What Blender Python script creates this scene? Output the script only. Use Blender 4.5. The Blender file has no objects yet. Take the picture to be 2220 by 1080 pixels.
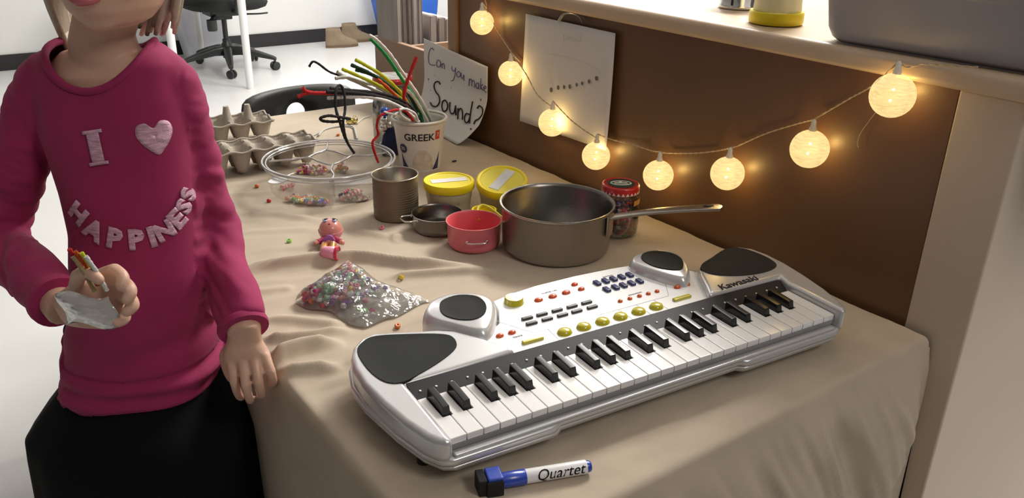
import bpy, bmesh, math, random
from mathutils import Vector, Matrix, noise
from mathutils.bvhtree import BVHTree
PI = math.pi
sc = bpy.context.scene
COL = sc.collection
random.seed(7)
# ---------------------------------------------------------------- camera, world, lamps, exposure
ZT = 0.74                                     # top of the table
CAM = Vector((0, 0, ZT + 0.555)); FPX = 1816.71
R3 = Matrix(((0.81005973, 0.22016394, -0.54344371), (-0.58601827, 0.33504163, -0.73778702), (0.01964217, 0.9161195, 0.40042383)))
cd = bpy.data.cameras.new('camera'); cam = bpy.data.objects.new('camera', cd); COL.objects.link(cam)
cam.matrix_world = Matrix.Translation(CAM) @ R3.to_4x4()
cd.sensor_width = 36; cd.lens = FPX / 2220 * 36; cd.clip_start = .02; cd.clip_end = 60
sc.camera = cam
w = bpy.data.worlds.new('world'); sc.world = w; w.use_nodes = True
w.node_tree.nodes['Background'].inputs[0].default_value = (1, .93, .86, 1)
w.node_tree.nodes['Background'].inputs[1].default_value = .07
def area(name, loc, size, power, color=(1, .97, .92), sy=None, target=None):
    l = bpy.data.lights.new(name, 'AREA'); l.energy = power; l.color = color
    l.shape = 'RECTANGLE'; l.size = size; l.size_y = sy or size
    o = bpy.data.objects.new(name, l); COL.objects.link(o); o.location = loc
    if target: o.rotation_euler = (Vector(target) - Vector(loc)).to_track_quat('-Z', 'Y').to_euler()
    return o
area('ceiling_lamp_near', (2.5, 1.65, 2.68), .6, 88, (1, .95, .88), 1.2)
area('ceiling_lamp_middle', (3.1, 3.4, 2.68), .6, 46, (1, .96, .92), 1.2)
area('ceiling_lamp_room', (2.0, 5.6, 2.68), 1.2, 24, (1, .98, .96), 2.0)
area('ceiling_lamp_room', (4.4, 5.4, 2.68), 1.2, 16, (1, .98, .96), 1.2)
area('ceiling_lamp_front', (.9, -1.4, 2.68), .6, 20, (1, .94, .88), 1.2)
sc.view_settings.view_transform = 'Standard'; sc.view_settings.look = 'None'
sc.view_settings.exposure = .55; sc.view_settings.gamma = 1; sc.view_settings.use_curve_mapping = False

# points of the place found by sight lines on a known plane
def ray(px, py): return R3 @ Vector((px - 1110, -(py - 540), -FPX))
def onz(px, py, z): r = ray(px, py); return CAM + r * ((z - CAM.z) / r.z)
def onx(px, py, x): r = ray(px, py); return CAM + r * ((x - CAM.x) / r.x)
def ony(px, py, y): r = ray(px, py); return CAM + r * ((y - CAM.y) / r.y)

# ---------------------------------------------------------------- materials
MATS = {}
def mat(name, col, rough=.5, metal=0., bump=0., bscale=200, vary=0., vscale=8, emit=None, es=0, sheen=0, coat=0, spec=.5, stretch=(1, 1, 1), col2=None, trans=0):
    if name in MATS: return MATS[name]
    m = bpy.data.materials.new(name); m.use_nodes = True; MATS[name] = m
    nt = m.node_tree; b = nt.nodes['Principled BSDF']; I = b.inputs
    I['Base Color'].default_value = (*col, 1); I['Roughness'].default_value = rough; I['Metallic'].default_value = metal
    I['Specular IOR Level'].default_value = spec
    if sheen: I['Sheen Weight'].default_value = sheen
    if coat: I['Coat Weight'].default_value = coat; I['Coat Roughness'].default_value = .1
    if trans: I['Transmission Weight'].default_value = trans
    if emit: I['Emission Color'].default_value = (*emit, 1); I['Emission Strength'].default_value = es
    if vary or bump:
        tc = nt.nodes.new('ShaderNodeTexCoord'); mp = nt.nodes.new('ShaderNodeMapping'); mp.inputs['Scale'].default_value = stretch
        nt.links.new(tc.outputs['Object'], mp.inputs[0])
    if vary:
        n = nt.nodes.new('ShaderNodeTexNoise'); n.inputs['Scale'].default_value = vscale; n.inputs['Detail'].default_value = 5
        nt.links.new(mp.outputs[0], n.inputs[0])
        mx = nt.nodes.new('ShaderNodeMix'); mx.data_type = 'RGBA'
        c2 = col2 or tuple(c * (1 - vary) for c in col)
        mx.inputs[6].default_value = (*col, 1); mx.inputs[7].default_value = (*c2, 1)
        rp = nt.nodes.new('ShaderNodeMapRange'); rp.inputs[1].default_value = .35; rp.inputs[2].default_value = .65
        nt.links.new(n.outputs[0], rp.inputs[0]); nt.links.new(rp.outputs[0], mx.inputs[0]); nt.links.new(mx.outputs[2], I['Base Color'])
    if bump:
        n2 = nt.nodes.new('ShaderNodeTexNoise'); n2.inputs['Scale'].default_value = bscale; n2.inputs['Detail'].default_value = 3
        nt.links.new(mp.outputs[0], n2.inputs[0]); bp = nt.nodes.new('ShaderNodeBump'); bp.inputs['Strength'].default_value = bump; bp.inputs['Distance'].default_value = .002
        nt.links.new(n2.outputs[0], bp.inputs['Height']); nt.links.new(bp.outputs[0], I['Normal'])
    return m
def clear(name, tint=(1, 1, 1), gloss=.12, rough=.08, haze=0.0, bump=0, bscale=60, k=.7):
    """thin clear plastic or glass: mostly see-through, mirror-like at grazing angles"""
    if name in MATS: return MATS[name]
    m = bpy.data.materials.new(name); m.use_nodes = True; MATS[name] = m; nt = m.node_tree; nt.nodes.clear()
    out = nt.nodes.new('ShaderNodeOutputMaterial'); tr = nt.nodes.new('ShaderNodeBsdfTransparent'); tr.inputs[0].default_value = (*tint, 1)
    gl = nt.nodes.new('ShaderNodeBsdfGlossy'); gl.inputs['Roughness'].default_value = rough
    fr = nt.nodes.new('ShaderNodeLayerWeight'); fr.inputs[0].default_value = .35
    ad = nt.nodes.new('ShaderNodeMath'); ad.operation = 'MULTIPLY_ADD'; ad.inputs[1].default_value = k; ad.inputs[2].default_value = gloss; ad.use_clamp = True
    nt.links.new(fr.outputs['Fresnel'], ad.inputs[0])
    mx = nt.nodes.new('ShaderNodeMixShader'); nt.links.new(ad.outputs[0], mx.inputs[0]); nt.links.new(gl.outputs[0], mx.inputs[2])
    src = tr
    if haze:
        df = nt.nodes.new('ShaderNodeBsdfDiffuse'); df.inputs[0].default_value = (.85, .85, .85, 1)
        m2 = nt.nodes.new('ShaderNodeMixShader'); m2.inputs[0].default_value = haze
        nt.links.new(tr.outputs[0], m2.inputs[1]); nt.links.new(df.outputs[0], m2.inputs[2]); src = m2
    nt.links.new(src.outputs[0], mx.inputs[1]); nt.links.new(mx.outputs[0], out.inputs[0])
    if bump:
        n2 = nt.nodes.new('ShaderNodeTexNoise'); n2.inputs['Scale'].default_value = bscale
        tc = nt.nodes.new('ShaderNodeTexCoord'); nt.links.new(tc.outputs['Object'], n2.inputs[0])
        bp = nt.nodes.new('ShaderNodeBump'); bp.inputs['Strength'].default_value = bump; bp.inputs['Distance'].default_value = .01
        nt.links.new(n2.outputs[0], bp.inputs['Height']); nt.links.new(bp.outputs[0], gl.inputs['Normal'])
    return m
WHITEWALL = mat('white_wall_paint', (.84, .84, .82), .7, vary=.03, vscale=1)
FLOORM = mat('pale_vinyl_floor', (.74, .74, .73), .28, vary=.06, vscale=1.5, bump=.02, bscale=30)
BLACKRUB = mat('black_rubber', (.018, .018, .02), .5)
DARKPL = mat('dark_plastic', (.022, .024, .024), .42, bump=.1, bscale=400)
WHITEMET = mat('white_powder_coat', (.84, .84, .84), .35)
CLOTH = mat('beige_linen', (.50, .42, .325), .9, vary=.10, vscale=14, bump=.05, bscale=1100)
BOARD = mat('brown_hardboard', (.165, .085, .042), .38, vary=.10, vscale=3, bump=.05, bscale=300)
BIRCH = mat('birch_laminate', (.62, .47, .33), .38, vary=.10, vscale=6, stretch=(6, .6, 6))
BEIGEP = mat('beige_panel', (.62, .51, .40), .5, vary=.05, vscale=3)
PAPER = mat('white_paper', (.74, .73, .74), .85, bump=.03, bscale=80)
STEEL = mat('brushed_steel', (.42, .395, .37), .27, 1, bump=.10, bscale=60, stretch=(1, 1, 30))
STEELIN = mat('shaded_brushed_steel', (.20, .19, .175), .26, 1, bump=.08, bscale=60, stretch=(1, 1, 20))  # darker copy of the outer steel; shade inside the pots put into the colour
for m_ in (STEEL, STEELIN):
    n_t = m_.node_tree; tg = n_t.nodes.new('ShaderNodeTangent'); tg.direction_type = 'RADIAL'; tg.axis = 'Z'; pb = n_t.nodes['Principled BSDF']
    n_t.links.new(tg.outputs[0], pb.inputs['Tangent']); pb.inputs['Anisotropic'].default_value = .75
CHROME = mat('polished_steel', (.75, .74, .72), .14, 1)
SILVER = mat('silver_plastic', (.60, .60, .61), .27, .35, coat=.4)
PANELW = mat('pearl_white_plastic', (.94, .94, .95), .26, .0, coat=.4)
KEYW = mat('ivory_key_plastic', (.80, .79, .79), .14, coat=.4)
KEYB = mat('black_key_plastic', (.012, .012, .012), .22)
GRILLE = mat('speaker_mesh', (.035, .037, .037), .45)
YELLOW = mat('yellow_plastic', (.92, .74, .015), .35)
LIME = mat('olive_yellow_button', (.50, .44, .02), .25, coat=.5)
ORANGE = mat('orange_button', (.62, .09, .025), .28, coat=.5)
NAVY = mat('navy_button', (.018, .022, .11), .3)
INKB = mat('black_ink', (.012, .011, .014), .8)
INKP = mat('purple_ink', (.11, .07, .26), .8)
PENCIL = mat('pencil_grey', (.16, .16, .17), .85)
PENCILL = mat('faint_pencil', (.52, .51, .51), .85)
SKIN = mat('skin', (.68, .42, .31), .5, vary=.08, vscale=25)
SHIRT = mat('magenta_jersey', (.35, .018, .105), .85, vary=.12, vscale=14, bump=.15, bscale=700, sheen=.05)
SEQ = mat('pink_sequins', (.85, .50, .66), .4, .2, vary=.45, vscale=60, stretch=(1, 1, 6), bump=.6, bscale=300)
SKIRT = mat('black_cotton', (.0035, .004, .0045), .95, spec=.2)
CLEARP = clear('clear_plastic', (.985, .985, .985), .015, .08, 0, k=.35)
BAGP = clear('clear_bag_film', (.97, .97, .97), .04, .10, .07, bump=.9, bscale=45)
GLASS = clear('jar_glass', (.95, .97, .96), .05, .03)
PULP = mat('grey_moulded_pulp', (.43, .38, .32), .95, vary=.12, vscale=40, bump=.4, bscale=250)

# ---------------------------------------------------------------- mesh helpers
class MB:
    def __init__(s): s.v = []; s.f = []; s.m = []
    def add(s, vs, fs, mi=0, M=None):
        n = len(s.v); s.v += [tuple(M @ Vector(v)) if M else tuple(v) for v in vs]
        s.f += [tuple(i + n for i in f) for f in fs]; s.m += [mi] * len(fs); return s
    def box(s, c, d, mi=0, M=None):
        x, y, z = c; a, b, h = d[0] / 2, d[1] / 2, d[2] / 2
        vs = [(x + i * a, y + j * b, z + k * h) for k in (-1, 1) for j in (-1, 1) for i in (-1, 1)]
        return s.add(vs, [(0, 2, 3, 1), (4, 5, 7, 6), (0, 1, 5, 4), (2, 6, 7, 3), (0, 4, 6, 2), (1, 3, 7, 5)], mi, M)
    def prism(s, poly, z0, z1, mi=0, M=None, top=None):
        n = len(poly); t = top or poly
        vs = [(x, y, z0) for x, y in poly] + [(x, y, z1) for x, y in t]
        fs = [tuple(range(n))[::-1], tuple(range(n, 2 * n))] + [(i, (i + 1) % n, n + (i + 1) % n, n + i) for i in range(n)]
        return s.add(vs, fs, mi, M)
    def lathe(s, prof, n=48, mi=0, M=None, sx=1, sy=1):
        vs = []; fs = []; idx = []
        for r, z in prof:
            if r < 1e-6: idx.append([len(vs)]); vs.append((0, 0, z))
            else:
                idx.append(list(range(len(vs), len(vs) + n)))
                vs += [(r * sx * math.cos(2 * PI * k / n), r * sy * math.sin(2 * PI * k / n), z) for k in range(n)]
        for a, b in zip(idx, idx[1:]):
            for k in range(n):
                k2 = (k + 1) % n
                if len(a) == 1 and len(b) == 1: continue
                if len(a) == 1: fs.append((a[0], b[k2], b[k]))
                elif len(b) == 1: fs.append((a[k], a[k2], b[0]))
                else: fs.append((a[k], a[k2], b[k2], b[k]))
        return s.add(vs, fs, mi, M)
    def loft(s, rings, mi=0, cap=True, M=None):
        n = len(rings[0]); vs = [p for r in rings for p in r]; fs = []
        for j in range(len(rings) - 1):
            for k in range(n): k2 = (k + 1) % n; fs.append((j * n + k, j * n + k2, (j + 1) * n + k2, (j + 1) * n + k))
        if cap: fs.append(tuple(range(n))[::-1]); fs.append(tuple(range(len(vs) - n, len(vs))))
        return s.add(vs, fs, mi, M)
    def tube(s, pts, r, n=8, mi=0, flat=1, up=None, M=None, closed=False):
        pts = [Vector(p) for p in pts]; m = len(pts); rr = r if isinstance(r, (list, tuple)) else [r] * m
        T = []
        for i in range(m):
            a = pts[(i - 1) % m] if closed or i else pts[0]; b = pts[(i + 1) % m] if closed or i < m - 1 else pts[-1]
            t = (b - a); T.append(t.normalized() if t.length > 1e-9 else Vector((0, 0, 1)))
        N = Vector(up) if up else T[0].orthogonal(); rings = []
        for i in range(m):
            N = (N - T[i] * N.dot(T[i])); N = N.normalized() if N.length > 1e-6 else T[i].orthogonal().normalized()
            B = T[i].cross(N)
            rings.append([pts[i] + (N * math.cos(2 * PI * k / n) * flat + B * math.sin(2 * PI * k / n)) * rr[i] for k in range(n)])
        if closed: rings.append(rings[0]); return s.loft(rings, mi, False, M)
        return s.loft(rings, mi, True, M)
    def sphere(s, c, r, n=16, mi=0, sc=(1, 1, 1), M=None):
        k = max(6, n // 2); vs = [(c[0], c[1], c[2] - r * sc[2])]; fs = []
        for i in range(1, k):
            th = PI * i / k - PI / 2
            vs += [(c[0] + r * sc[0] * math.cos(th) * math.cos(2 * PI * j / n), c[1] + r * sc[1] * math.cos(th) * math.sin(2 * PI * j / n), c[2] + r * sc[2] * math.sin(th)) for j in range(n)]
        vs.append((c[0], c[1], c[2] + r * sc[2])); L = len(vs) - 1
        for j in range(n):
            j2 = (j + 1) % n; fs.append((0, 1 + j2, 1 + j)); fs.append((L, L - n + j, L - n + j2))
            for i in range(k - 2): a = 1 + i * n; fs.append((a + j, a + j2, a + n + j2, a + n + j))
        return s.add(vs, fs, mi, M)
    def grid(s, P, nu, nv, mi=0, keep=None):
        n0 = len(s.v); s.v += [tuple(P(i / (nu - 1), j / (nv - 1))) for j in range(nv) for i in range(nu)]
        for j in range(nv - 1):
            for i in range(nu - 1):
                if keep and not keep((i + .5) / (nu - 1), (j + .5) / (nv - 1)): continue
                a = n0 + j * nu + i; s.f.append((a, a + 1, a + nu + 1, a + nu)); s.m.append(mi)
        return s
    def build(s, name, mats, parent=None, smooth=40, bevel=0, seg=3, solid=0, sub=0, offs=-1):
        me = bpy.data.meshes.new(name); me.from_pydata(s.v, [], s.f)
        for m in (mats if isinstance(mats, (list, tuple)) else [mats]): me.materials.append(m)
        me.polygons.foreach_set('material_index', s.m)
        bm = bmesh.new(); bm.from_mesh(me); bmesh.ops.recalc_face_normals(bm, faces=bm.faces); bm.to_mesh(me); bm.free()
        if smooth:
            me.polygons.foreach_set('use_smooth', [True] * len(me.polygons))
            if smooth < 180: me.set_sharp_from_angle(angle=math.radians(smooth))
        o = bpy.data.objects.new(name, me); COL.objects.link(o); o.parent = parent
        if solid: md = o.modifiers.new('solid', 'SOLIDIFY'); md.thickness = solid; md.offset = offs
        if bevel:
            md = o.modifiers.new('bevel', 'BEVEL'); md.width = bevel; md.segments = seg; md.limit_method = 'ANGLE'; md.angle_limit = math.radians(40)
            md.harden_normals = False
            me.polygons.foreach_set('use_smooth', [True] * len(me.polygons)); me.set_sharp_from_angle(angle=math.radians(180))
            wn = o.modifiers.new('normals', 'WEIGHTED_NORMAL'); wn.keep_sharp = False; wn.weight = 80
        if sub: md = o.modifiers.new('sub', 'SUBSURF'); md.levels = md.render_levels = sub
        return o
def tag(o, label=None, cat=None, group=None, kind=None):
    if label: o['label'] = label
    if cat: o['category'] = cat
    if group: o['group'] = group
    if kind: o['kind'] = kind
    return o
def thing(name, label, cat, loc=(0, 0, 0), rz=0, group=None):
    o = bpy.data.objects.new(name, None); COL.objects.link(o); o.location = loc; o.rotation_euler = (0, 0, rz); o.empty_display_size = .05
    return tag(o, label, cat, group)
def dup(o, loc=None, rz=None, label=None):
    r = o.copy(); COL.objects.link(r)
    if loc is not None: r.location = loc
    if rz is not None: r.rotation_euler = (0, 0, rz)
    if label: r['label'] = label
    for ch in [c for c in bpy.data.objects if c.parent == o]:
        c = ch.copy(); COL.objects.link(c); c.parent = r
        for g in [k for k in bpy.data.objects if k.parent == ch]: d = g.copy(); COL.objects.link(d); d.parent = c
    return r
def cr(pts, k=8, closed=False):
    """smooth curve through points"""
    P = [Vector(p) for p in pts]; n = len(P); out = []
    for i in range(n if closed else n - 1):
        if closed: a, b, c, d = P[(i - 1) % n], P[i], P[(i + 1) % n], P[(i + 2) % n]
        else: a, b, c, d = P[max(i - 1, 0)], P[i], P[i + 1], P[min(i + 2, n - 1)]
        for j in range(k):
            t = j / k; out.append(.5 * ((2 * b) + (c - a) * t + (2 * a - 5 * b + 4 * c - d) * t * t + (3 * b - a - 3 * c + d) * t ** 3))
    if not closed: out.append(P[-1].copy())
    return out
def cr2(pts, k=5): return [(p.x, p.y) for p in cr([(x, y, 0) for x, y in pts], k, True)]
def ell(cx, cy, cz, a, b, n=40, p=2.0, rot=0):
    o = []
    for k in range(n):
        t = 2 * PI * k / n; c, s_ = math.cos(t), math.sin(t)
        x = a * math.copysign(abs(c) ** (2 / p), c); y = b * math.copysign(abs(s_) ** (2 / p), s_)
        o.append(Vector((cx + x * math.cos(rot) - y * math.sin(rot), cy + x * math.sin(rot) + y * math.cos(rot), cz)))
    return o
def TR(x, y, z, rz=0, rx=0, ry=0, s=1):
    return Matrix.Translation((x, y, z)) @ Matrix.Rotation(rz, 4, 'Z') @ Matrix.Rotation(ry, 4, 'Y') @ Matrix.Rotation(rx, 4, 'X') @ Matrix.Scale(s, 4)
def text_mesh(txt, size, mats, name, parent, M, extrude=.0003, bold=0, shear=0):
    cu = bpy.data.curves.new(name, 'FONT'); cu.body = txt; cu.size = size; cu.align_x = 'CENTER'; cu.align_y = 'CENTER'
    cu.extrude = extrude; cu.offset = bold; cu.shear = shear; cu.resolution_u = 3
    t = bpy.data.objects.new(name, cu); COL.objects.link(t)
    me = bpy.data.meshes.new_from_object(t.evaluated_get(bpy.context.evaluated_depsgraph_get()))
    bpy.data.objects.remove(t); me.name = name; me.transform(M)
    me.materials.clear(); me.materials.append(mats)
    o = bpy.data.objects.new(name, me); COL.objects.link(o); o.parent = parent; return o
def structure(o): o['kind'] = 'structure'; return o

# ---------------------------------------------------------------- the room
structure(MB().box((1.5, 3.2, -.025), (10, 7.9, .05)).build('floor', FLOORM, smooth=0))
structure(MB().box((1.5, 7.02, 1.35), (10, .15, 2.7)).build('wall_back', WHITEWALL, smooth=0))
structure(MB().box((1.5, 6.937, .055), (10, .014, .11)).build('baseboard_back', BLACKRUB, bevel=.003))
structure(MB().box((6.57, 3.2, 1.35), (.14, 7.5, 2.7)).build('wall_right', WHITEWALL, smooth=0))
structure(MB().box((1.5, 3.2, 2.75), (10, 7.9, .1)).build('ceiling', WHITEWALL, smooth=0))

# ---------------------------------------------------------------- shelf cabinet with the brown back board
XB = 1.056
t = thing('shelf_cabinet', 'low shelf cabinet with brown hardboard back and pale laminate countertop behind the table', 'cabinet', (1.3, 1.05, 0))
def P(mb, name, m, par=None, **k): return mb.build(name, m, par if par else t, **k)
L = lambda x, y, z: (x - 1.3, y - 1.05, z)
P(MB().box(L(XB + .006, 1.085, .536), (.008, 1.155, 1.07)), 'back_board', BOARD, smooth=0)
P(MB().box(L(1.312, 1.045, 1.0865), (.545, 1.30, .029)), 'countertop', BIRCH, bevel=.010, seg=4)
P(MB().box(L(1.318, .465, .536), (.525, .082, 1.072)), 'side_panel', BEIGEP, bevel=.003)
P(MB().box(L(1.318, 1.680, .536), (.535, .036, 1.072)), 'side_panel', mat('brown_wood', (.36, .22, .12), .5, vary=.15, vscale=5), bevel=.003)
P(MB().box(L(1.325, 1.07, .5), (.50, 1.17, .02)), 'shelf_board', BEIGEP)
P(MB().box(L(1.325, 1.07, .08), (.50, 1.17, .02)), 'shelf_board', BEIGEP)
t = thing('book_crate', 'low open tan wood book box at the far end of the table', 'crate', (1.3, 1.9, 0))
L = lambda x, y, z: (x - 1.3, y - 1.9, z)
TAN = mat('tan_wood', (.40, .27, .19), .6, vary=.08, vscale=4)
P(MB().box(L(1.064, 1.895, .455), (.016, .375, .91)), 'side_panel', TAN, bevel=.002)
P(MB().box(L(1.56, 1.895, .455), (.016, .375, .91)), 'side_panel', TAN, bevel=.002)
P(MB().box(L(1.312, 2.077, .455), (.48, .012, .905)), 'end_panel', TAN, bevel=.002)
P(MB().box(L(1.312, 1.93, .845), (.48, .012, .12)), 'divider', TAN, bevel=.002)
P(MB().box(L(1.312, 1.895, .70), (.48, .36, .012)), 'shelf_board', TAN)
# grey books standing in the crate
def book(x, y, wd, dp, h, gm, label, group, ragged=0):
    b = thing('book', label, 'book', (x, y, .708), 0, group)
    m = MB(); m.box((-wd / 2 + .002, 0, h / 2), (.003, dp, h)); m.box((wd / 2 - .002, 0, h / 2), (.003, dp, h)); m.box((0, -dp / 2 + .0015, h / 2), (wd, .003, h))
    m.build('cover', gm, b, bevel=.0008, seg=1)
    MB().box((0, .001, h / 2 + (.004 if ragged else -.003)), (wd - .007, dp - .006, h - .004)).build('page_block', PAPER, b, smooth=0)
bg = [mat('grey_book_cloth', (.36, .325, .31), .8, vary=.25, vscale=12, stretch=(4, 4, .7)), mat('worn_grey_book_cloth', (.25, .225, .21), .8, vary=.4, vscale=14, stretch=(4, 4, .7)), mat('light_grey_book_cloth', (.46, .43, .41), .8, vary=.2, vscale=10, stretch=(4, 4, .7))]
lab = ['light grey tall book, first from the left in the box', 'dark worn grey tall book, second from the left in the box', 'mottled grey tall book, third from the left in the box', 'pale grey tall book, fourth from the left in the box', 'grey tall book, right end of the left row in the box']
for i, (a, b_, k) in enumerate([(862, 874, 2), (874, 886, 1), (886, 897, 1), (897, 909, 2), (909, 919, 0)]):
    x0 = ony(a, 60, 1.95).x; x1 = ony(b_, 60, 1.95).x
    book((x0 + x1) / 2, 2.01, x1 - x0 - .0006, .11, .34, bg[k], lab[i], 'grey books in the box')
for i, (a, b_, h) in enumerate([(934, 950, .262), (952, 968, .255), (968, 983, .25)]):
    x0 = ony(a, 60, 1.95).x; x1 = ony(b_, 60, 1.95).x
    book((x0 + x1) / 2, 2.01, x1 - x0 - .0006, .11, h, bg[2 if i != 1 else 0], ['short pale book with frayed white pages, left of the right row', 'short grey book with frayed white pages, middle of the right row', 'short grey book next to the cabinet side, right of the right row'][i], 'grey books in the box', 1)

# ---------------------------------------------------------------- table and cloth
X0, X1, Y0, Y1 = .287, 1.050, .463, 2.036
t = thing('folding_table', 'rectangular table under the beige cloth', 'table', ((X0 + X1) / 2, (Y0 + Y1) / 2, 0))
MB().box((0, 0, ZT - .022), (X1 - X0 - .012, Y1 - Y0 - .012, .03)).build('table_top', WHITEMET, t, bevel=.004)
for sx in (-1, 1):
    for sy in (-1, 1): MB().lathe([(0, 0), (.015, 0), (.015, ZT - .037), (0, ZT - .037)], 16, M=TR(sx * .33, sy * .7, 0)).build('leg', DARKPL, t)
RIDGES = []   # (polyline of ground points, height, width)
def ridge(pts, h, wd): RIDGES.append(([onz(x, y, ZT).to_2d() for x, y in pts], h * 1.6, wd * .9))
ridge([(520, 596), (560, 586), (640, 578), (700, 570), (767, 565), (830, 572), (893, 581), (980, 584), (1075, 592)], .0105, .010)
ridge([(850, 608), (890, 602), (960, 598), (1085, 592)], .006, .007)
ridge([(560, 700), (640, 700), (700, 706), (752, 712)], .005, .009)
ridge([(575, 743), (620, 744), (690, 737), (765, 720)], .008, .008)
ridge([(590, 792), (612, 780), (660, 766), (750, 748)], .0125, .0105)
ridge([(598, 822), (620, 814), (670, 810), (745, 802)], .009, .009)
ridge([(520, 468), (600, 470), (700, 482)], .0035, .008)
ridge([(530, 508), (610, 503), (690, 500)], .0025, .007)
ridge([(500, 425), (560, 425), (600, 418)], .003, .008)
ridge([(760, 500), (840, 520), (880, 515)], .0035, .008)
ridge([(545, 640), (600, 632), (640, 628)], .003, .009)
ridge([(620, 545), (660, 540), (690, 536)], .002, .006)
def ridge_h(x, y):
    p = Vector((x, y)); z = 0
    for pts, h, wd in RIDGES:
        best = 9; u = 0; n = len(pts) - 1
        for i in range(n):
            a, b = pts[i], pts[i + 1]; d = b - a; tt = max(0, min(1, (p - a).dot(d) / d.length_squared)); q = (p - a - d * tt)
            if q.length < abs(best): best = math.copysign(q.length, q.y); u = (i + tt) / n
        if abs(best) < wd * 4:
            s = best / wd; f = math.exp(-s * s * (1.0 if s < 0 else .40)); z += h * f * min(1, 4 * u + .25) * min(1, 5 * (1 - u))
    return z
def cloth_pt(x, y):
    cx = min(max(x, X0), X1); cy = min(max(y, Y0), Y1); dx, dy = x - cx, y - cy; d = math.hypot(dx, dy)
    nz = noise.noise(Vector((x * 9, y * 16, 0))) * .0016 + noise.noise(Vector((x * 30, y * 60, 3))) * .0007
    left = max(0, min(1, (.72 - x) / .35)); nz += left * noise.noise(Vector((x * 14, y * 45, 7))) * .0028
    if d < 1e-6:
        e = min(cx - X0, cy - Y0); rd = .012; drop = 0
        if e < rd: drop = rd - math.sqrt(max(0, rd * rd - (rd - e) ** 2))
        e2 = min(x - X0, X1 - x + .5, y - Y0, Y1 - y)
        keep = min(1, max(0, e2 / .02))
        return (x, y, ZT + .001 - drop + (max(nz, -.0008) + ridge_h(x, y)) * keep + (.0012 if keep else 0))
    ux, uy = dx / d, dy / d; th = math.atan2(dy, dx)
    corner = abs(dx) > 1e-6 and abs(dy) > 1e-6
    s = x if abs(dy) >= abs(dx) else y
    g = min(1, d / .10)
    if corner: wv = .5 + .5 * math.cos(th * 4 + 2.2); out = (.004 + .05 * d * wv) * min(1, d / .03)
    elif abs(dy) > 0:
        sl = s - d * .45         # pulls slant towards the near corner
        wv = noise.noise(Vector((sl * 26, d * 4, 1))) * .55 + noise.noise(Vector((sl * 58, d * 7, 5))) * .35 + noise.noise(Vector((s * 9 - d * 3, d * 2, 2))) * .6
        cr_ = noise.noise(Vector((sl * 42, d * 4, 11))); cr_ = max(0, 1 - abs(cr_) * 4) * .003
        xf = 1.045 - .42 * d; lf = 1 / (1 + math.exp((x - xf) / .010)); f = min(1, max(0, (x - X0) / .1))
        out = .005 * min(1, d / .03) + lf * (.010 * g + .12 * d + (.022 * wv + cr_ * 1.8) * min(1, d / .07) * f) + (1 - lf) * (.004 * g + .003 * wv * g)
    else:
        wv = noise.noise(Vector((y * 11, d * 2, 9))); out = .003 * min(1, d / .03) + (.006 + .006 * wv) * g
    return (min(cx + ux * out, 1.0545), cy + uy * out, ZT - .0108 - d)
LO = .52
def cloth_uv(u, v):
    # denser near the near side of the table
    x = X0 - LO + u * (X1 + .30 - X0 + LO)
    y = Y0 - LO + v / .22 * (LO - .02) if v < .22 else (Y0 - .02 + (v - .22) / .53 * (1.16 - Y0 + .02) if v < .75 else 1.16 + (v - .75) / .25 * (Y1 + .003 - 1.16))
    return x, y
m = MB(); NU, NV = 330, 560
vs = [cloth_pt(*cloth_uv(i / (NU - 1), j / (NV - 1))) for j in range(NV) for i in range(NU)]; fs = []
for j in range(NV - 1):
    for i in range(NU - 1):
        x, y = cloth_uv((i + 1) / (NU - 1), j / (NV - 1))
        x2, y2 = cloth_uv((i + 1) / (NU - 1), (j + 1) / (NV - 1))
        if x > X1 + .001 and y2 > Y0 - .0005: continue
        a = j * NU + i; fs.append((a, a + 1, a + NU + 1, a + NU))
m.add(vs, fs); cl = m.build('tablecloth', CLOTH, smooth=180)
tag(cl, 'crumpled beige linen cloth draped over the table', 'tablecloth')
def zc(x, y): return cloth_pt(x, y)[2]

# ---------------------------------------------------------------- the toy keyboard
KA = math.atan2(-.09866615, .99512059)
kb = thing('toy_keyboard', 'silver electronic toy keyboard with speaker grilles and yellow buttons', 'keyboard', (.357, .581, ZT + .002), KA)
mm = lambda pts: [(x / 1000, y / 1000) for x, y in pts]
def K(mb, name, m_, par=None, **k): return mb.build(name, m_, par or kb, **k)
body = mm([(0, -12), (112, -13), (119, -12), (128, -6), (384, -6), (391, -12), (400, -13), (546, -13), (566, -4), (578, 14), (590, 56), (599, 112), (601, 150), (600, 180), (592, 208), (572, 222), (545, 220), (515, 214), (490, 232), (430, 250), (345, 258), (255, 256), (185, 245), (150, 232), (86, 226), (40, 222), (4, 226), (-20, 214), (-34, 195), (-44, 160), (-44, 125), (-34, 56), (-23, 13), (-12, -6)])
inner = [(x + (.005 if x < .2 else -.005 if x > .4 else 0), y + (.006 if y < .1 else -.005)) for x, y in body]
K(MB().prism(inner, .014, .024, top=body).prism(body, .0241, .034), 'lower_case', SILVER, bevel=.0035)
K(MB().box((.2765, .034, .0385), (.560, .066, .008)), 'key_bed', mat('mid_grey_plastic', (.30, .30, .30), .4), bevel=.002)
K(MB().prism(mm([(1, -10), (546, -10), (546, -3), (1, -3)]), .0335, .0375), 'front_rail', SILVER, bevel=.002)
bl = cr2(mm([(-28, 196), (-40, 165), (-42, 125), (-36, 70), (-27, 25), (-19, -4), (-8, -12)]), 1)
def roundpoly(pts, k=4): return pts
blockL = mm([(-1, -12), (-1, 82), (-1, 104), (141, 109), (128, 136), (116, 158), (98, 184), (80, 196), (62, 203), (36, 214), (8, 224), (-10, 218), (-24, 204), (-34, 184), (-40, 160), (-42, 125), (-38, 82), (-31, 40), (-22, 8), (-14, -7)])
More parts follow.
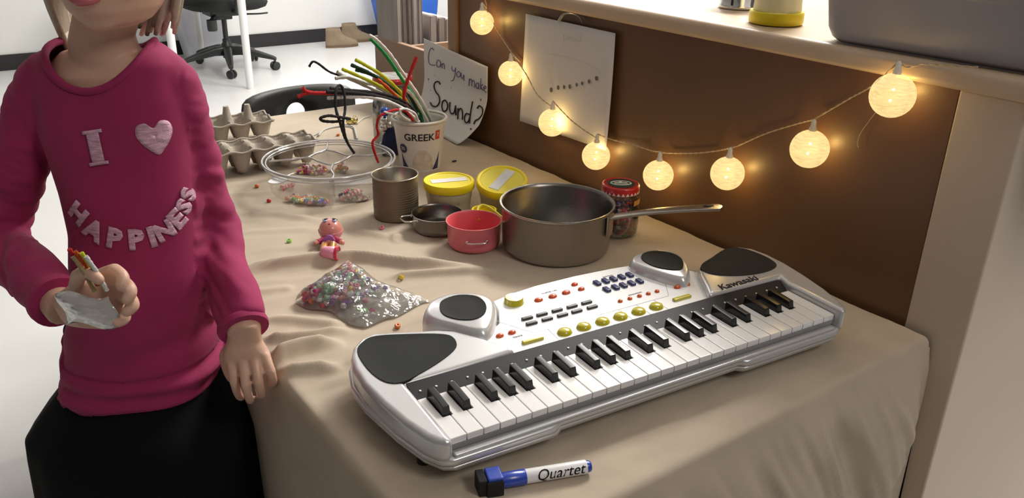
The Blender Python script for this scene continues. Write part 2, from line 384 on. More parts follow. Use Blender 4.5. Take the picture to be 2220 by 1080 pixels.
K(MB().prism(blockL, .030, .0575), 'end_housing', SILVER, bevel=.007, seg=4)
blockR = mm([(554, -12), (565, -8), (574, 10), (586, 45), (596, 90), (602, 130), (603, 165), (598, 192), (584, 208), (560, 212), (536, 205), (505, 194), (482, 180), (466, 160), (448, 128), (434, 106), (562, 103), (554, 82)])
K(MB().prism(blockR, .030, .0605), 'end_housing', SILVER, bevel=.007, seg=4)
panel = mm([(141, 106), (437, 106), (450, 128), (468, 160), (484, 182), (470, 205), (440, 238), (424, 245), (380, 251), (320, 255), (255, 254), (215, 249), (182, 241), (176, 215), (160, 185), (118, 158), (128, 136)])
K(MB().prism(panel, .030, .0500), 'control_panel', PANELW, bevel=.002, seg=2)
def pod(pts, gr, h, nm='speaker_pod'):
    o_ = cr2(mm(pts), 4); cx = sum(p[0] for p in o_) / len(o_); cy = sum(p[1] for p in o_) / len(o_)
    rings = []
    for z, s in [(.030, 1.0), (.046, 1.0), (.052, .985), (.057, .95), (h - .001, .88), (h, .82)]:
        rings.append([Vector((cx + (x - cx) * s, cy + (y - cy) * s, z)) for x, y in o_])
    p = K(MB().loft(rings), nm, SILVER, smooth=180)
    return p
def grille(pts, z, par, inset=.0015):
    o_ = cr2(mm(pts), 4); cx = sum(p[0] for p in o_) / len(o_); cy = sum(p[1] for p in o_) / len(o_)
    g = MB(); n = len(o_); sc_ = lambda s, zz: [(cx + (x - cx) * s, cy + (y - cy) * s, zz) for x, y in o_]
    g.loft([sc_(1.04, z - .002), sc_(1.03, z + .0008), sc_(.985, z + .0008), sc_(.96, z + .0003), sc_(.5, z + .0008)], cap=True)
    q = K(g, 'speaker_grille', GR, par, smooth=60); return q
# punched mesh of the loudspeakers: fine dark slots
GR = mat('speaker_mesh_dark', (.030, .032, .032), .7, spec=.12)
nt = GR.node_tree; tc = nt.nodes.new('ShaderNodeTexCoord'); wv = nt.nodes.new('ShaderNodeTexWave'); wv.inputs['Scale'].default_value = 330; wv.bands_direction = 'DIAGONAL'
nt.links.new(tc.outputs['Object'], wv.inputs[0]); mx = nt.nodes.new('ShaderNodeMix'); mx.data_type = 'RGBA'; mx.inputs[6].default_value = (.006, .007, .007, 1); mx.inputs[7].default_value = (.05, .053, .05, 1)
nt.links.new(wv.outputs[0], mx.inputs[0]); nt.links.new(mx.outputs[2], nt.nodes['Principled BSDF'].inputs['Base Color'])
bp = nt.nodes.new('ShaderNodeBump'); bp.inputs['Strength'].default_value = .5; bp.inputs['Distance'].default_value = .0006; nt.links.new(wv.outputs[0], bp.inputs['Height']); nt.links.new(bp.outputs[0], nt.nodes['Principled BSDF'].inputs['Normal'])
grille([(-23, 188), (-10, 205), (8, 211), (44, 197), (76, 180), (85, 166), (78, 145), (51, 127), (15, 112), (-6, 107), (-20, 118), (-26, 148)], .0578, None)
grille([(478, 168), (492, 182), (520, 192), (548, 203), (570, 205), (584, 190), (589, 160), (585, 136), (574, 126), (556, 122), (530, 124), (502, 134), (482, 150)], .0608, None)
p2 = pod([(76, 228), (86, 248), (102, 262), (130, 268), (158, 258), (173, 240), (174, 218), (160, 190), (142, 165), (126, 153), (112, 160), (95, 185), (80, 208)], None, .064)
grille([(100, 228), (112, 246), (136, 250), (155, 236), (155, 212), (142, 192), (124, 185), (107, 194), (98, 210)], .0645, p2)
p3 = pod([(400, 232), (414, 250), (438, 256), (466, 252), (482, 234), (480, 206), (464, 176), (448, 158), (434, 152), (422, 164), (410, 190), (402, 214)], None, .064)
grille([(419, 228), (432, 243), (452, 244), (469, 228), (470, 206), (457, 186), (444, 178), (430, 186), (419, 204)], .0645, p3)
# keys
pitch = 19.07
BK = [(16, 40), (73, 95, 116.5)]
bks = [u + o * 133.5 for o in range(4) for g_ in BK for u in g_]
K(MB().prism(mm([(-1, 76), (554, 76), (558, 84), (-1, 84)]), .034, .0475), 'felt_strip', BLACKRUB)
WK = MB(); 
for i in range(29):
    u0, u1 = i * pitch + .35, (i + 1) * pitch - .35
    # notch a white key around its black neighbours
    L_ = [b for b in bks if u0 - 6 < b < u0 + 6]; R_ = [b for b in bks if u1 - 6 < b < u1 + 6]
    a = (L_[0] + 5.6) if L_ else u0; b = (R_[0] - 5.6) if R_ else u1
    a = max(a, u0); b = min(b, u1)
    poly = [(u0, 0), (u1, 0), (u1, 37)] + ([(b, 37)] if b < u1 - .01 else []) + [(b, 78), (a, 78)] + ([(a, 37)] if a > u0 + .01 else []) + [(u0, 37)]
    K(MB().prism(mm(poly), .0425, .0505), 'white_key', KEYW, bevel=.0009, seg=2)
for b in bks:
    vs = []
    for y, z, hw in [(38.5, .049, 5.2), (41.5, .0605, 3.9), (76, .0605, 3.9), (78, .049, 5.2)]: vs += [((b - hw) / 1000, y / 1000, z), ((b + hw) / 1000, y / 1000, z)]
    vs = [((b - 5.2) / 1000, .0385, .044), ((b + 5.2) / 1000, .0385, .044), ((b + 5.2) / 1000, .078, .044), ((b - 5.2) / 1000, .078, .044),
          ((b - 4.0) / 1000, .0412, .0595), ((b + 4.0) / 1000, .0412, .0595), ((b + 4.0) / 1000, .078, .0615), ((b - 4.0) / 1000, .078, .0615)]
    K(MB().add(vs, [(0, 3, 2, 1), (4, 5, 6, 7), (0, 1, 5, 4), (1, 2, 6, 5), (2, 3, 7, 6), (3, 0, 4, 7)]), 'black_key', KEYB, bevel=.0009, seg=2)
DG = mat('charcoal_strip_plastic', (.022, .023, .025), .5, spec=.15)
st = K(MB().add([(-.001, .079, .040), (.560, .079, .040), (.566, .106, .0525), (-.001, .106, .0525), (-.001, .079, .048), (.560, .079, .048), (.566, .106, .0555), (-.001, .106, .0555)], [(0, 3, 2, 1), (4, 5, 6, 7), (0, 1, 5, 4), (1, 2, 6, 5), (2, 3, 7, 6), (3, 0, 4, 7)]), 'note_strip', DG, bevel=.0008, seg=2)
dots = MB(); k_ = 0
for i in range(29): dots.box((((i + .5) * pitch) / 1000, .0905, .0515), (.0022, .0022, .0012), M=None) 
K(dots, 'note_marks', mat('pale_print', (.7, .72, .75), .5), st, smooth=0)
def dome(u, v, r, h, m_, nm='button', base=.050, sy=.72):
    return K(MB().lathe([(r * .0011, base - .001), (r * .001, base + h * .3), (r * .00086, base + h * .75), (r * .0005, base + h), (0, base + h * 1.05)], 24, M=TR(u / 1000, v / 1000, 0) @ Matrix.Diagonal((1, sy, 1, 1))), nm, m_, smooth=180)
kn = K(MB().lathe([(.0135, .049), (.0135, .051), (.0125, .0525), (.0125, .0570), (.0115, .0582), (0, .0582)], 32, M=TR(.204, .224, 0)), 'volume_knob', LIME, smooth=40)
for u, v in [(236, 214), (258, 214), (280, 215)]: dome(u, v, 6.3, .0035, ORANGE)
for u, v in [(304, 230), (304, 214)]: dome(u, v, 5.0, .0035, ORANGE)
for u, v in [(144, 155), (161, 155), (424, 157), (441, 157)]: dome(u, v, 5.2, .0035, ORANGE)
for u in (329, 345, 361, 376, 391): dome(u, 160, 3.4, .0032, ORANGE, sy=.9)
for u in (218, 246.5, 275, 303, 332, 361): dome(u, 125, 9.6, .0055, LIME, 'pad_button', sy=.86)
BB = mat('black_button', (.02, .02, .022), .35)
for v, us in ((177, (196, 218, 241, 264, 287)), (163, (194, 217, 240, 262, 286))):
    for u in us: K(MB().box((u / 1000, v / 1000, .0512), (.0155, .0052, .004)), 'button', BB, bevel=.0008, seg=2)
for v in (218, 195.5):
    for i, u in enumerate((333, 347.5, 361, 375, 389)): K(MB().box((u / 1000, v / 1000, .0515), (.0075, .0125, .0045)), 'button', NAVY, bevel=.0012, seg=2)
for u, v in ((173, 126), (407, 128)): K(MB().box((u / 1000, v / 1000, .0515), (.029, .0062, .004)), 'bar_button', LIME, bevel=.001, seg=2)
ln = MB()
def seam(a, b, w_=.6, z=.0503):
    a = Vector(a); b = Vector(b); d = (b - a); n = Vector((-d.y, d.x)).normalized() * w_ / 2
    ln.add([((a + n).x / 1000, (a + n).y / 1000, z), ((a - n).x / 1000, (a - n).y / 1000, z), ((b - n).x / 1000, (b - n).y / 1000, z), ((b + n).x / 1000, (b + n).y / 1000, z)], [(0, 1, 2, 3)])
seam((160, 189), (184, 143)); seam((184, 143), (397, 143)); seam((397, 143), (428, 190)); seam((428, 190), (424, 205))
for u in (206, 232, 260.5, 289, 317.5, 346.5, 375.5): seam((u - 4 + (3 if u < 220 else 0), 143), (u - 4, 108))
K(ln, 'panel_seams', mat('seam_grey', (.32, .32, .33), .6), smooth=0)
pm = mat('print_grey', (.42, .42, .46), .6)
text_mesh('MASTER VOL', .0042, pm, 'panel_print', kb, TR(.262, .228, .0503))
text_mesh('TEMPO', .0042, pm, 'panel_print', kb, TR(.163, .144, .0503))
text_mesh('RHYTHM', .0042, pm, 'panel_print', kb, TR(.361, .231, .0503))
text_mesh('PERCUSSION', .0038, pm, 'panel_print', kb, TR(.361, .169, .0503))
text_mesh('Kawasaki', .0185, INKB, 'brand_lettering', kb, TR(.492, .1135, .0607) , bold=.0003, shear=.25)
for u, v in ((-10, 40), (-8, 170), (560, 40), (556, 170)): K(MB().lathe([(0, 0), (.008, 0), (.009, .016), (0, .016)], 16, M=TR(u / 1000, v / 1000, 0)), 'rubber_foot', BLACKRUB)

# ---------------------------------------------------------------- pots, tubs, tins
pot = thing('saucepan', 'large stainless steel saucepan with a long flat handle', 'saucepan', (.815, .985, ZT + .001), math.radians(0))
MB().lathe([(0, .0015), (.080, .0015), (.086, .005), (.0885, .012), (.0895, .074), (.0935, .0785), (.0945, .0805), (.0935, .0822), (.0905, .0815)], 72).build('outer_wall', STEEL, pot, smooth=60)
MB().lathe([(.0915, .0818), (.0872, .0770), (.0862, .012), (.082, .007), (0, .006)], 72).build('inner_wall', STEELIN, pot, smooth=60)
hp = [onz(1322, 470, ZT + .074), onz(1400, 459, ZT + .084), onz(1480, 452, ZT + .092), onz(1566, 448, ZT + .099)]
hp = [p - Vector(pot.location) for p in hp]
hdir = Vector((hp[-1].x - hp[0].x, hp[-1].y - hp[0].y, 0)).normalized(); hs = Vector((-hdir.y, hdir.x, 0))
hm = MB(); C_ = cr(hp, 8); rings = []
for i, p in enumerate(C_):
    u = i / (len(C_) - 1); wd = .0075 + .004 * u; 
    if u > .93: wd *= math.sqrt(max(.05, 1 - ((u - .93) / .075) ** 2))
    th = .0022
    rings.append([p + hs * wd * c + Vector((0, 0, 1)) * (th * s_ - abs(c) * .0012) for c, s_ in ((-1, -1), (-.5, -1), (0, -1), (.5, -1), (1, -1), (1, 1), (.5, 1), (0, 1), (-.5, 1), (-1, 1))])
MB().loft(rings).build('handle', mat('satin_steel', (.62, .59, .56), .32, 1), pot, bevel=.0008, seg=2)
q = C_[-3] + Vector((0, 0, .0024)); MB().lathe([(0, 0), (.006, 0), (.0062, .0004), (0, .0005)], 20, M=Matrix.Translation(C_[-4] + Vector((0, 0, .0022))) @ Matrix.Rotation(math.atan2(hdir.y, hdir.x), 4, 'Z') @ Matrix.Diagonal((1.9, .55, 1, 1))).build('hanging_hole', INKB, pot)
a_ = math.atan2(hp[0].y, hp[0].x)
MB().box((0, 0, 0), (.004, .022, .036)).build('handle_bracket', STEEL, pot, bevel=.0012).matrix_basis = Matrix.Rotation(a_, 4, 'Z') @ Matrix.Translation((.0915, 0, .058))
t = thing('tin_can', 'empty dull brown ribbed tin can without a lid', 'can', (.664, 1.254, ZT + .002))
pr = [(0, .001), (.0385, .001), (.040, .003)]
for i in range(60):
    z = .004 + i * .0715 / 59; rb = .00045 * math.sin((z - .018) / .0036 * 2 * PI / 1.2) if .018 < z < .058 else 0; pr.append((.0398 + rb, z))
pr += [(.0398, .0765), (.0414, .0775), (.0414, .0792), (.0398, .0797)]
MB().lathe(pr, 64).build('outer_wall', mat('dull_tin', (.19, .15, .105), .5, .45, vary=.25, vscale=20), t, smooth=60)
MB().lathe([(.0400, .0796), (.0388, .0780), (.0388, .003), (0, .002)], 64).build('inner_wall', mat('tin_inside', (.35, .32, .27), .35, .9), t, smooth=60)
MB().lathe([(.0405, .0770), (.0416, .0775), (.0418, .0790), (.0410, .0802), (.0396, .0798), (.0394, .0785)], 64).build('rim', mat('worn_tin_rim', (.42, .36, .28), .3, .9), t, smooth=80)
def toypot(name, label, x, y, r, h, mo, mi_, angs, hm_, zz=0):
    t = thing(name, label, 'toy pot', (x, y, ZT + .002 + zz))
    MB().lathe([(0, .0008), (r * .82, .0008), (r * .90, .004), (r * .94, .010), (r * .955, h - .003), (r, h - .0012), (r, h), (r * .97, h)], 56).build('outer_wall', mo, t, smooth=60)
    MB().lathe([(r * .975, h - .0002), (r * .93, h - .003), (r * .91, .010), (r * .86, .005), (0, .0035)], 56).build('inner_wall', mi_, t, smooth=60)
    for a, zr, out, hw in angs:
        pts = cr([(r * .93, -hw, 0), (r * .97 + out * .6, -hw * 1.0, .001), (r * .96 + out, -hw * .62, .001), (r * .96 + out, hw * .62, .001), (r * .97 + out * .6, hw, .001), (r * .93, hw, 0)], 5)
        hd = MB().tube(pts, .0013, 8).build('handle', hm_, t, smooth=180); hd.matrix_basis = TR(0, 0, zr, math.radians(a))
        for s_ in (-1, 1): MB().sphere((r * .95, s_ * hw, 0), .0026, 10, sc=(.6, 1, 1)).build('rivet', hm_, hd, smooth=180)
    return t
PINK = mat('pink_enamel', (.72, .17, .21), .38, coat=.3); PINKI = mat('coral_enamel', (.66, .10, .12), .42)
toypot('toy_pot', 'small coral pink enamel toy pot beside the saucepan', .707, 1.067, .046, .045, PINK, PINKI, [(243, .024, .009, .016), (63, .024, .009, .016)], CHROME)
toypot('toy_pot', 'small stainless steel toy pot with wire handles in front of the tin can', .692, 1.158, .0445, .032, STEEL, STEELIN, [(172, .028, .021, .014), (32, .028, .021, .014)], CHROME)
t = thing('toy_pot', 'little yellow toy pot with a loop handle behind the pink pot', 'toy pot', (.762, 1.118, ZT + .002))
MB().lathe([(0, .001), (.016, .001), (.019, .006), (.020, .034), (.0215, .036), (.019, .036), (.0185, .008), (0, .006)], 32).build('bowl', YELLOW, t, smooth=60)
hpt = [onz(1040, 478, ZT + .030), onz(1036, 455, ZT + .040), onz(1047, 446, ZT + .044), onz(1066, 455, ZT + .042), onz(1092, 476, ZT + .036)]
hpt = [p - Vector(t.location) for p in hpt]
MB().tube(cr(hpt, 6), .0032, 8, flat=.6).build('loop_handle', mat('lemon_plastic', (.72, .62, .03), .4), t, smooth=180)
TUB = mat('cloudy_tub_plastic', (.83, .78, .50), .35, trans=.25)
def tub(x, y, z, rx, ry, rz, label, lab_rot, flip=False):
    t = thing('lidded_tub', label, 'tub', (x, y, z)); t.rotation_euler = (rx, ry, rz)
    r = .0455; h = .060
    MB().lathe([(0, .001), (.036, .001), (.038, .004), (.0405, .030), (.0415, .031), (.0425, .048), (0, .048)], 56).build('cup', TUB, t, smooth=50)
    o = MB().lathe([(.0435, .0455), (.0455, .046), (.0468, .050), (.0465, .0575), (.045, .0605), (.042, .0612), (.040, .0600), (.0392, .0588), (0, .0588)], 64).build('lid', YELLOW, t, smooth=50)
    MB().lathe([(0, .0589), (.0385, .0589), (.0386, .0592), (0, .0592)], 48).build('lid_panel', mat('pale_yellow_panel', (.82, .70, .05), .4), o, smooth=50)
    if lab_rot is not None:
        MB().box((0, 0, 0), (.066, .019, .0006)).build('paper_label', PAPER, o, smooth=0).matrix_basis = TR(0, 0, .0597, lab_rot)
    return t
tub(.756, 1.223, ZT + .002, 0, 0, 0, 'yellow-lidded tub standing level between tin can and second tub', math.radians(-17))
tub(.838, 1.172, ZT + .010, math.radians(12), math.radians(-9), 0, 'yellow-lidded tub tilted forward next to the saucepan', math.radians(26))

# ---------------------------------------------------------------- yogurt cup and jars
t = thing('yogurt_cup', 'white printed Greek yogurt cup holding pipe cleaners', 'cup', (.845, 1.48, ZT + .002))
CUPW = mat('white_cup_plastic', (.74, .72, .68), .35)
MB().lathe([(0, .002), (.040, .002), (.0415, .0), (.0425, .003), (.0535, .098), (.0545, .102)], 64).build('wall', CUPW, t, smooth=50, solid=.0012)
MB().tube([(.0562 * math.cos(2 * PI * k / 56), .0562 * math.sin(2 * PI * k / 56), .1055) for k in range(56)], .0030, 8, closed=True).build('rim', CUPW, t, smooth=180)
MB().lathe([(0, .060), (.0485, .060)], 40).build('filling', mat('cup_shade_liner', (.35, .32, .22), .9), t)  # no real contents: added disc whose dull tone stands in for shade inside the cup
va = math.atan2(-1.48, -.845)          # side of the cup that faces the room's near end
def oncup(a, z, off=.0008): rr_ = .0425 + (z - .003) / .095 * .011 + off; return Vector((rr_ * math.cos(a), rr_ * math.sin(a), z))
def wrap(o, a0, z0, off=.0007):        # bends flat artwork (x, y) round the cup wall
    for v in o.data.vertices: v.co = oncup(a0 + v.co.x / .048, z0 + v.co.y, off + v.co.z)
o = text_mesh('GREEK', .0205, INKB, 'cup_lettering', t, Matrix(), extrude=.0001, bold=.0003); wrap(o, va - .02, .0755)
m = MB().grid(lambda u, v: ((u - .5) * .011, (v - .5) * .019, 0), 6, 4).build('red_logo', mat('label_red', (.62, .05, .03), .5), t, smooth=0); wrap(m, va + .78, .079)
o = text_mesh('7', .012, PAPER, 'logo_mark', m, Matrix(), extrude=.0001); wrap(o, va + .78, .079, .0011)
m = MB().lathe([(0, 0), (.0098, 0)], 24).build('navy_badge', mat('label_navy', (.03, .03, .10), .5), t); wrap(m, va - .78, .050)
o = text_mesh('2%', .009, PAPER, 'badge_figure', m, Matrix(), extrude=.0001); wrap(o, va - .78, .050, .0011)
m = MB()
m.grid(lambda u, v: (-.044 + .020 * u, .004 + .040 * v * (1 - u ** .6) , 0), 8, 8); m.grid(lambda u, v: (.046 - .018 * u, .004 + .038 * v * (1 - u ** .7), 0), 8, 8)
m = m.build('navy_artwork', MATS['label_navy'], t); wrap(m, va, 0)
m = MB().grid(lambda u, v: ((u - .5) * .050, .006 + (.042 * math.sqrt(max(0, 1 - (2 * u - 1) ** 2))) * v, 0), 14, 8).build('yogurt_artwork', mat('label_cream', (.70, .60, .50), .6, vary=.25, vscale=70), t); wrap(m, va + .12, 0)
# far jar, red lid
def jar(x, y, s, label, lidm, discm, lt=.84):
    DR = .70 if lt < .9 else .84
    t = thing('glass_jar', label, 'jar', (x, y, ZT + .002)); r, h = s
    MB().lathe([(0, .001), (r * .88, .001), (r, .006), (r * 1.03, h * .30), (r * 1.0, h * .62), (r * .86, h * .78), (r * .80, h * .84), (r * .80, h * .90)], 48).build('glass', GLASS, t, smooth=60, solid=.0012)
    ld = MB().lathe([(r * .92, h * lt), (r * .96, h * (lt + .01)), (r * .96, h * .965), (r * .93, h * .99), (r * .88, h), (r * .85, h * .992), (0, h * .992)], 48).build('lid', lidm, t, smooth=50)
    MB().lathe([(0, h * .993), (r * DR, h * .993), (r * DR, h * .998), (0, h * .997)], 40).build('lid_disc', discm, ld)
    return t, ld
REDL = mat('red_lid_lacquer', (.50, .02, .02), .3, coat=.3)
jf, ldf = jar(.872, 1.640, (.0465, .160), 'tall glass jar with red and white lid behind the yogurt cup', REDL, mat('pale_lid_print', (.55, .56, .52), .4, vary=.5, vscale=60), .925)
jn, ldn = jar(.943, .974, (.0335, .092), 'bead-filled glass jar with red lid behind the saucepan handle', REDL, mat('dark_green_print', (.025, .05, .035), .4))
m = MB()
for k in range(26):
    a = 2 * PI * k / 26; a2 = a + 2 * PI / 52 * .8; a3 = a - 2 * PI / 52 * .8; rr_ = .0324
    m.add([(rr_ * math.cos(a3), rr_ * math.sin(a3), .0785), (rr_ * math.cos(a2), rr_ * math.sin(a2), .0785), (rr_ * math.cos(a), rr_ * math.sin(a), .0838)], [(0, 1, 2)])
m.build('lid_teeth', PAPER, ldn, smooth=0)
m = MB(); m.tube([(.017 * math.cos(a_), .010 * math.sin(a_), .0918) for a_ in [2 * PI * k / 24 for k in range(24)]], .0012, 6, closed=True); m.box((0, 0, .0918), (.022, .005, .001)); m.sphere((0, .007, .0918), .003, 8, sc=(1, 1, .2))
o = m.build('lid_emblem', mat('pale_print_ink', (.62, .62, .55), .5), ldn); o.rotation_euler[2] = -.6
mat('orange_sticker', (.55, .25, .06), .6)
m = MB().grid(lambda u, v: (.0338 * math.cos(va + .55 + u * .9), .0338 * math.sin(va + .55 + u * .9), .060 + .009 * v), 8, 3); m.build('label_strip', MATS['orange_sticker'], jn)

# beads
BC = {'red': (.62, .02, .02), 'orange': (.75, .20, .03), 'yellow': (.75, .55, .04), 'green': (.12, .45, .12), 'mint': (.35, .62, .42), 'blue': (.06, .12, .50), 'purple': (.22, .08, .35), 'pink': (.72, .22, .30), 'white': (.70, .68, .66), 'magenta': (.45, .02, .16), 'lime': (.30, .65, .12), 'navy': (.03, .03, .12)}
BM = {k: mat(k + '_bead_plastic', v, .3, coat=.2) for k, v in BC.items()}
def bead_into(m, c, r, mi, M=None):
    q = Matrix.Translation(c) @ Matrix.Rotation(random.uniform(0, 6), 4, 'Z') @ Matrix.Rotation(random.uniform(0, 3), 4, 'X')
    m.lathe([(r * .35, -r * .6), (r * .8, -r * .62), (r, -r * .25), (r, r * .25), (r * .8, r * .62), (r * .35, r * .6), (r * .35, -r * .6)], 8, mi, q)
def pile(name, label, cat, pts, r, names, group=None):
    m = MB()
    for p in pts: bead_into(m, p, r * random.uniform(.85, 1.1), random.randrange(len(names)))
    o = m.build(name, [BM[n] for n in names], smooth=50); tag(o, label, cat, group, 'stuff'); return o
def disc(n, R_, z0, z1): 
    out = []
    while len(out) < n:
        x, y = random.uniform(-1, 1), random.uniform(-1, 1)
        if x * x + y * y < 1: out.append((x * R_, y * R_, random.uniform(z0, z1)))
    return out
pile('bead_fill', 'small pink, red and dark beads filling the glass jar', 'beads', [(.943 + x, .974 + y, ZT + z) for x, y, z in disc(330, .0295, .008, .052) + disc(60, .026, .050, .066)], .0036, ['pink', 'magenta', 'red', 'navy', 'pink', 'purple', 'green', 'white', 'red', 'navy'])
proto = MB(); bead_into(proto, (0, 0, 0), 1, 0)
def bead(x, y, z, c, r, label, group=None):
    me = proto_mesh(c); o = bpy.data.objects.new('pony_bead', me); COL.objects.link(o); o.location = (x, y, z); o.scale = (r, r, r)
    o.rotation_euler = (random.uniform(-.6, .6), random.uniform(-.6, .6), random.uniform(0, 3)); return tag(o, label, 'bead', group)
_pm = {}
def proto_mesh(c):
    if c not in _pm:
        m = MB(); r = 1; m.lathe([(r * .35, -r * .6), (r * .8, -r * .62), (r, -r * .25), (r, r * .25), (r * .8, r * .62), (r * .35, r * .6), (r * .35, -r * .6)], 14)
        o = m.build('pony_bead', BM[c], smooth=50); _pm[c] = o.data; bpy.data.objects.remove(o)
    return _pm[c]
for px, py, c, lb in [(557, 405, 'orange', 'loose orange-red bead on the cloth nearest the egg cartons'), (583, 436, 'red', 'loose red bead on the cloth left of the tray'), (627, 523, 'lime', 'loose green bead on the cloth left of the doll'), (870, 605, 'yellow', 'loose yellow bead on the cloth fold above the bead bag'), (828, 495, 'pink', 'loose pink bead in front of the tin can'), (862, 709, 'orange', 'loose coral bead between bag and keyboard'), (733, 293, 'orange', 'loose orange bead behind the clear tray')]:
    p = onz(px, py, ZT + .004); bead(p.x, p.y, zc(p.x, p.y) + .003, c, .0042, lb)
p = onz(985, 350, ZT + .003); o = MB().lathe([(0, 0), (.004, 0), (.003, .002), (0, .0025)], 7, M=Matrix.Diagonal((1.6, .7, 1, 1))).build('crumb', INKB); o.location = (p.x, p.y, ZT + .003); tag(o, 'tiny dark crumb on the cloth beside the hand-written sign', 'crumb')

# ---------------------------------------------------------------- clear party tray
TX, TY, TRR = .632, 1.459, .126
t = thing('divided_tray', 'round clear plastic tray with curved compartments', 'tray', (TX, TY, ZT + .003))
MB().lathe([(0, 0.001), (.110, .001), (.115, .005), (.1185, .052), (.1235, .054), (.1245, .057), (.1265, .0575), (.1265, .052)], 72).build('shell', CLEARP, t, smooth=60)
for z, r, w_ in ((.058, .1255, .0022), (.0555, .119, .0017), (.049, .1225, .0013)):
    MB().tube([(r * math.cos(2 * PI * k / 80), r * math.sin(2 * PI * k / 80), z) for k in range(80)], w_, 6, closed=True).build('rim_ring', clear('clear_rim_plastic', (.93, .93, .93), .22, .12, .42), t, smooth=180)
def wallcurve(pts, nm='divider_wall'):
    c = cr([(x, y, 0) for x, y in pts], 8)
    MB().grid(lambda u, v: (lambda p: (p.x, p.y, .003 + .050 * v))(c[min(len(c) - 1, int(round(u * (len(c) - 1))))]), len(c), 3).build(nm, CLEARP, t, smooth=180)
    MB().tube([(p.x, p.y, 0.0535) for p in c], .0024, 6, flat=.8).build('divider_edge', MATS['clear_rim_plastic'], t, smooth=180)
def tp(px, py): p = onz(px, py, ZT + .0565); return (p.x - TX, p.y - TY)
wallcurve([tp(*p) for p in [(582, 350), (630, 346), (668, 342), (690, 350), (715, 357), (733, 353), (750, 345), (765, 338), (800, 337), (842, 330)]])
wallcurve([tp(*p) for p in [(712, 302), (710, 312), (706, 325), (685, 333), (668, 342)]])
wallcurve([tp(*p) for p in [(706, 325), (730, 330), (750, 337), (765, 338)]])
wallcurve([tp(*p) for p in [(722, 357), (718, 368), (724, 380), (716, 393)]])
# tab of the tray
MB().prism(cr2([(-.122, .010), (-.148, .004), (-.152, -.010), (-.140, -.020), (-.120, -.016)], 4), .049, .051).build('tab', clear('clear_tab_plastic', (.9, .9, .9), .15, .2, .4), t).rotation_euler[2] = math.radians(20)
# beads lying in the tray
names = ['orange', 'blue', 'mint', 'orange', 'pink', 'white', 'purple', 'yellow', 'orange', 'navy', 'green', 'white', 'blue']
cnt = 0
pa, pb = onz(613, 434, ZT + .008), onz(706, 450, ZT + .008); qa, qb = math.atan2(pa.y - TY, pa.x - TX), math.atan2(pb.y - TY, pb.x - TX)
if qb < qa: qb += 2 * PI
for row in range(4):
    R_ = .1065 - row * .0078; nb_ = int((qb - qa) * R_ / .0086)
    for i in range(nb_ + 1):
        if row == 3 and (i < 2 or i > nb_ - 2): continue
        q = qa + (qb - qa) * (i + .5 * (row % 2)) / (nb_ + .5); c = names[(i * 5 + row * 3) % len(names)]
        bead(TX + R_ * math.cos(q), TY + R_ * math.sin(q), ZT + .0085 + (cnt % 3) * .0014, c, .0043, '%s pony bead among the mixed beads at the near left of the clear tray' % c, 'mixed beads in the near compartment'); cnt += 1
def blob(px, py, n, a, b, z1, r, names, nm, label):
    c = onz(px, py, ZT + .01); pts = []
    for x, y, z in disc(n, 1, .005, z1):
        x, y = x * a, y * b; hgt = 1 - (x / a) ** 2 - (y / b) ** 2
        pts.append((c.x + x * .81 + y * .586, c.y - x * .586 + y * .81, ZT + .006 + (z - .005) * hgt))
    return pile(nm, label, 'beads', pts, r, names)
blob(680, 368, 90, .034, .016, .022, .0035, ['pink', 'white', 'magenta', 'pink', 'white', 'yellow'], 'bead_pile', 'pale pink bead heap in the left part of the clear tray')
blob(742, 366, 40, .013, .012, .022, .0033, ['orange', 'purple', 'pink', 'yellow', 'navy'], 'bead_pile', 'small dark mixed bead heap in the middle of the clear tray')
blob(766, 425, 150, .030, .014, .024, .0028, ['pink', 'white', 'navy', 'magenta', 'mint', 'pink'], 'bead_pile', 'glittery pink and dark bead heap beside the tin can')
blob(628, 402, 14, .018, .008, .012, .0032, ['pink', 'magenta'], 'bead_pile', 'few pink beads at the left edge of the clear tray')
# ---------------------------------------------------------------- bead bag
bc = [onz(x, y, ZT + .004) for x, y in ((640, 655), (745, 585), (935, 655), (790, 712))]
t = thing('bead_bag', 'crinkled clear plastic bag with mixed beads in front of the doll', 'bag', (bc[0] + bc[1] + bc[2] + bc[3]) / 4)
o0 = Vector(t.location)
def bagpt(u, v, up):
    p = bc[0].lerp(bc[3], u).lerp(bc[1].lerp(bc[2], u), v)
    e = min(u, 1 - u, v, 1 - v) * 2; inf = min(1, e * 2.2) ** .6
    full = math.exp(-((u - .12) ** 2) / .10)
    z = .0015 + (.006 + .020 * max(0, 1 - u * 1.1) + .012 * (1 - u)) * inf if up else .0008
    if up: z += inf * (.0045 * noise.noise(Vector((u * 7, v * 5, 2))) + .0035 * abs(noise.noise(Vector((u * 16 + v * 4, v * 8 - u * 5, 4)))))
    e_ = .008 * noise.noise(Vector((u * 3, v * 3, 9)))
    return p.x + e_ - o0.x, p.y + e_ - o0.y, ZT + .004 + z - o0.z
MB().grid(lambda u, v: bagpt(u, v, True), 56, 44).grid(lambda u, v: bagpt(u, v, False), 12, 10).build('bag_film', BAGP, t, smooth=180)
pts = []
rng = random.Random(3)
while len(pts) < 210:
    u, v = rng.random() ** 1.3 * .62 + .03, rng.random() * .86 + .07
    if rng.random() > math.exp(-u * 2.2): continue
    p = Vector(bagpt(u, v, True)) + o0; pts.append((p.x, p.y, ZT + .007 + (p.z - ZT - .010) * rng.random() * .9))
cols_ = ['red', 'orange', 'purple', 'pink', 'mint', 'yellow', 'magenta', 'white', 'purple', 'mint', 'pink']
groups_ = {}
m = MB()
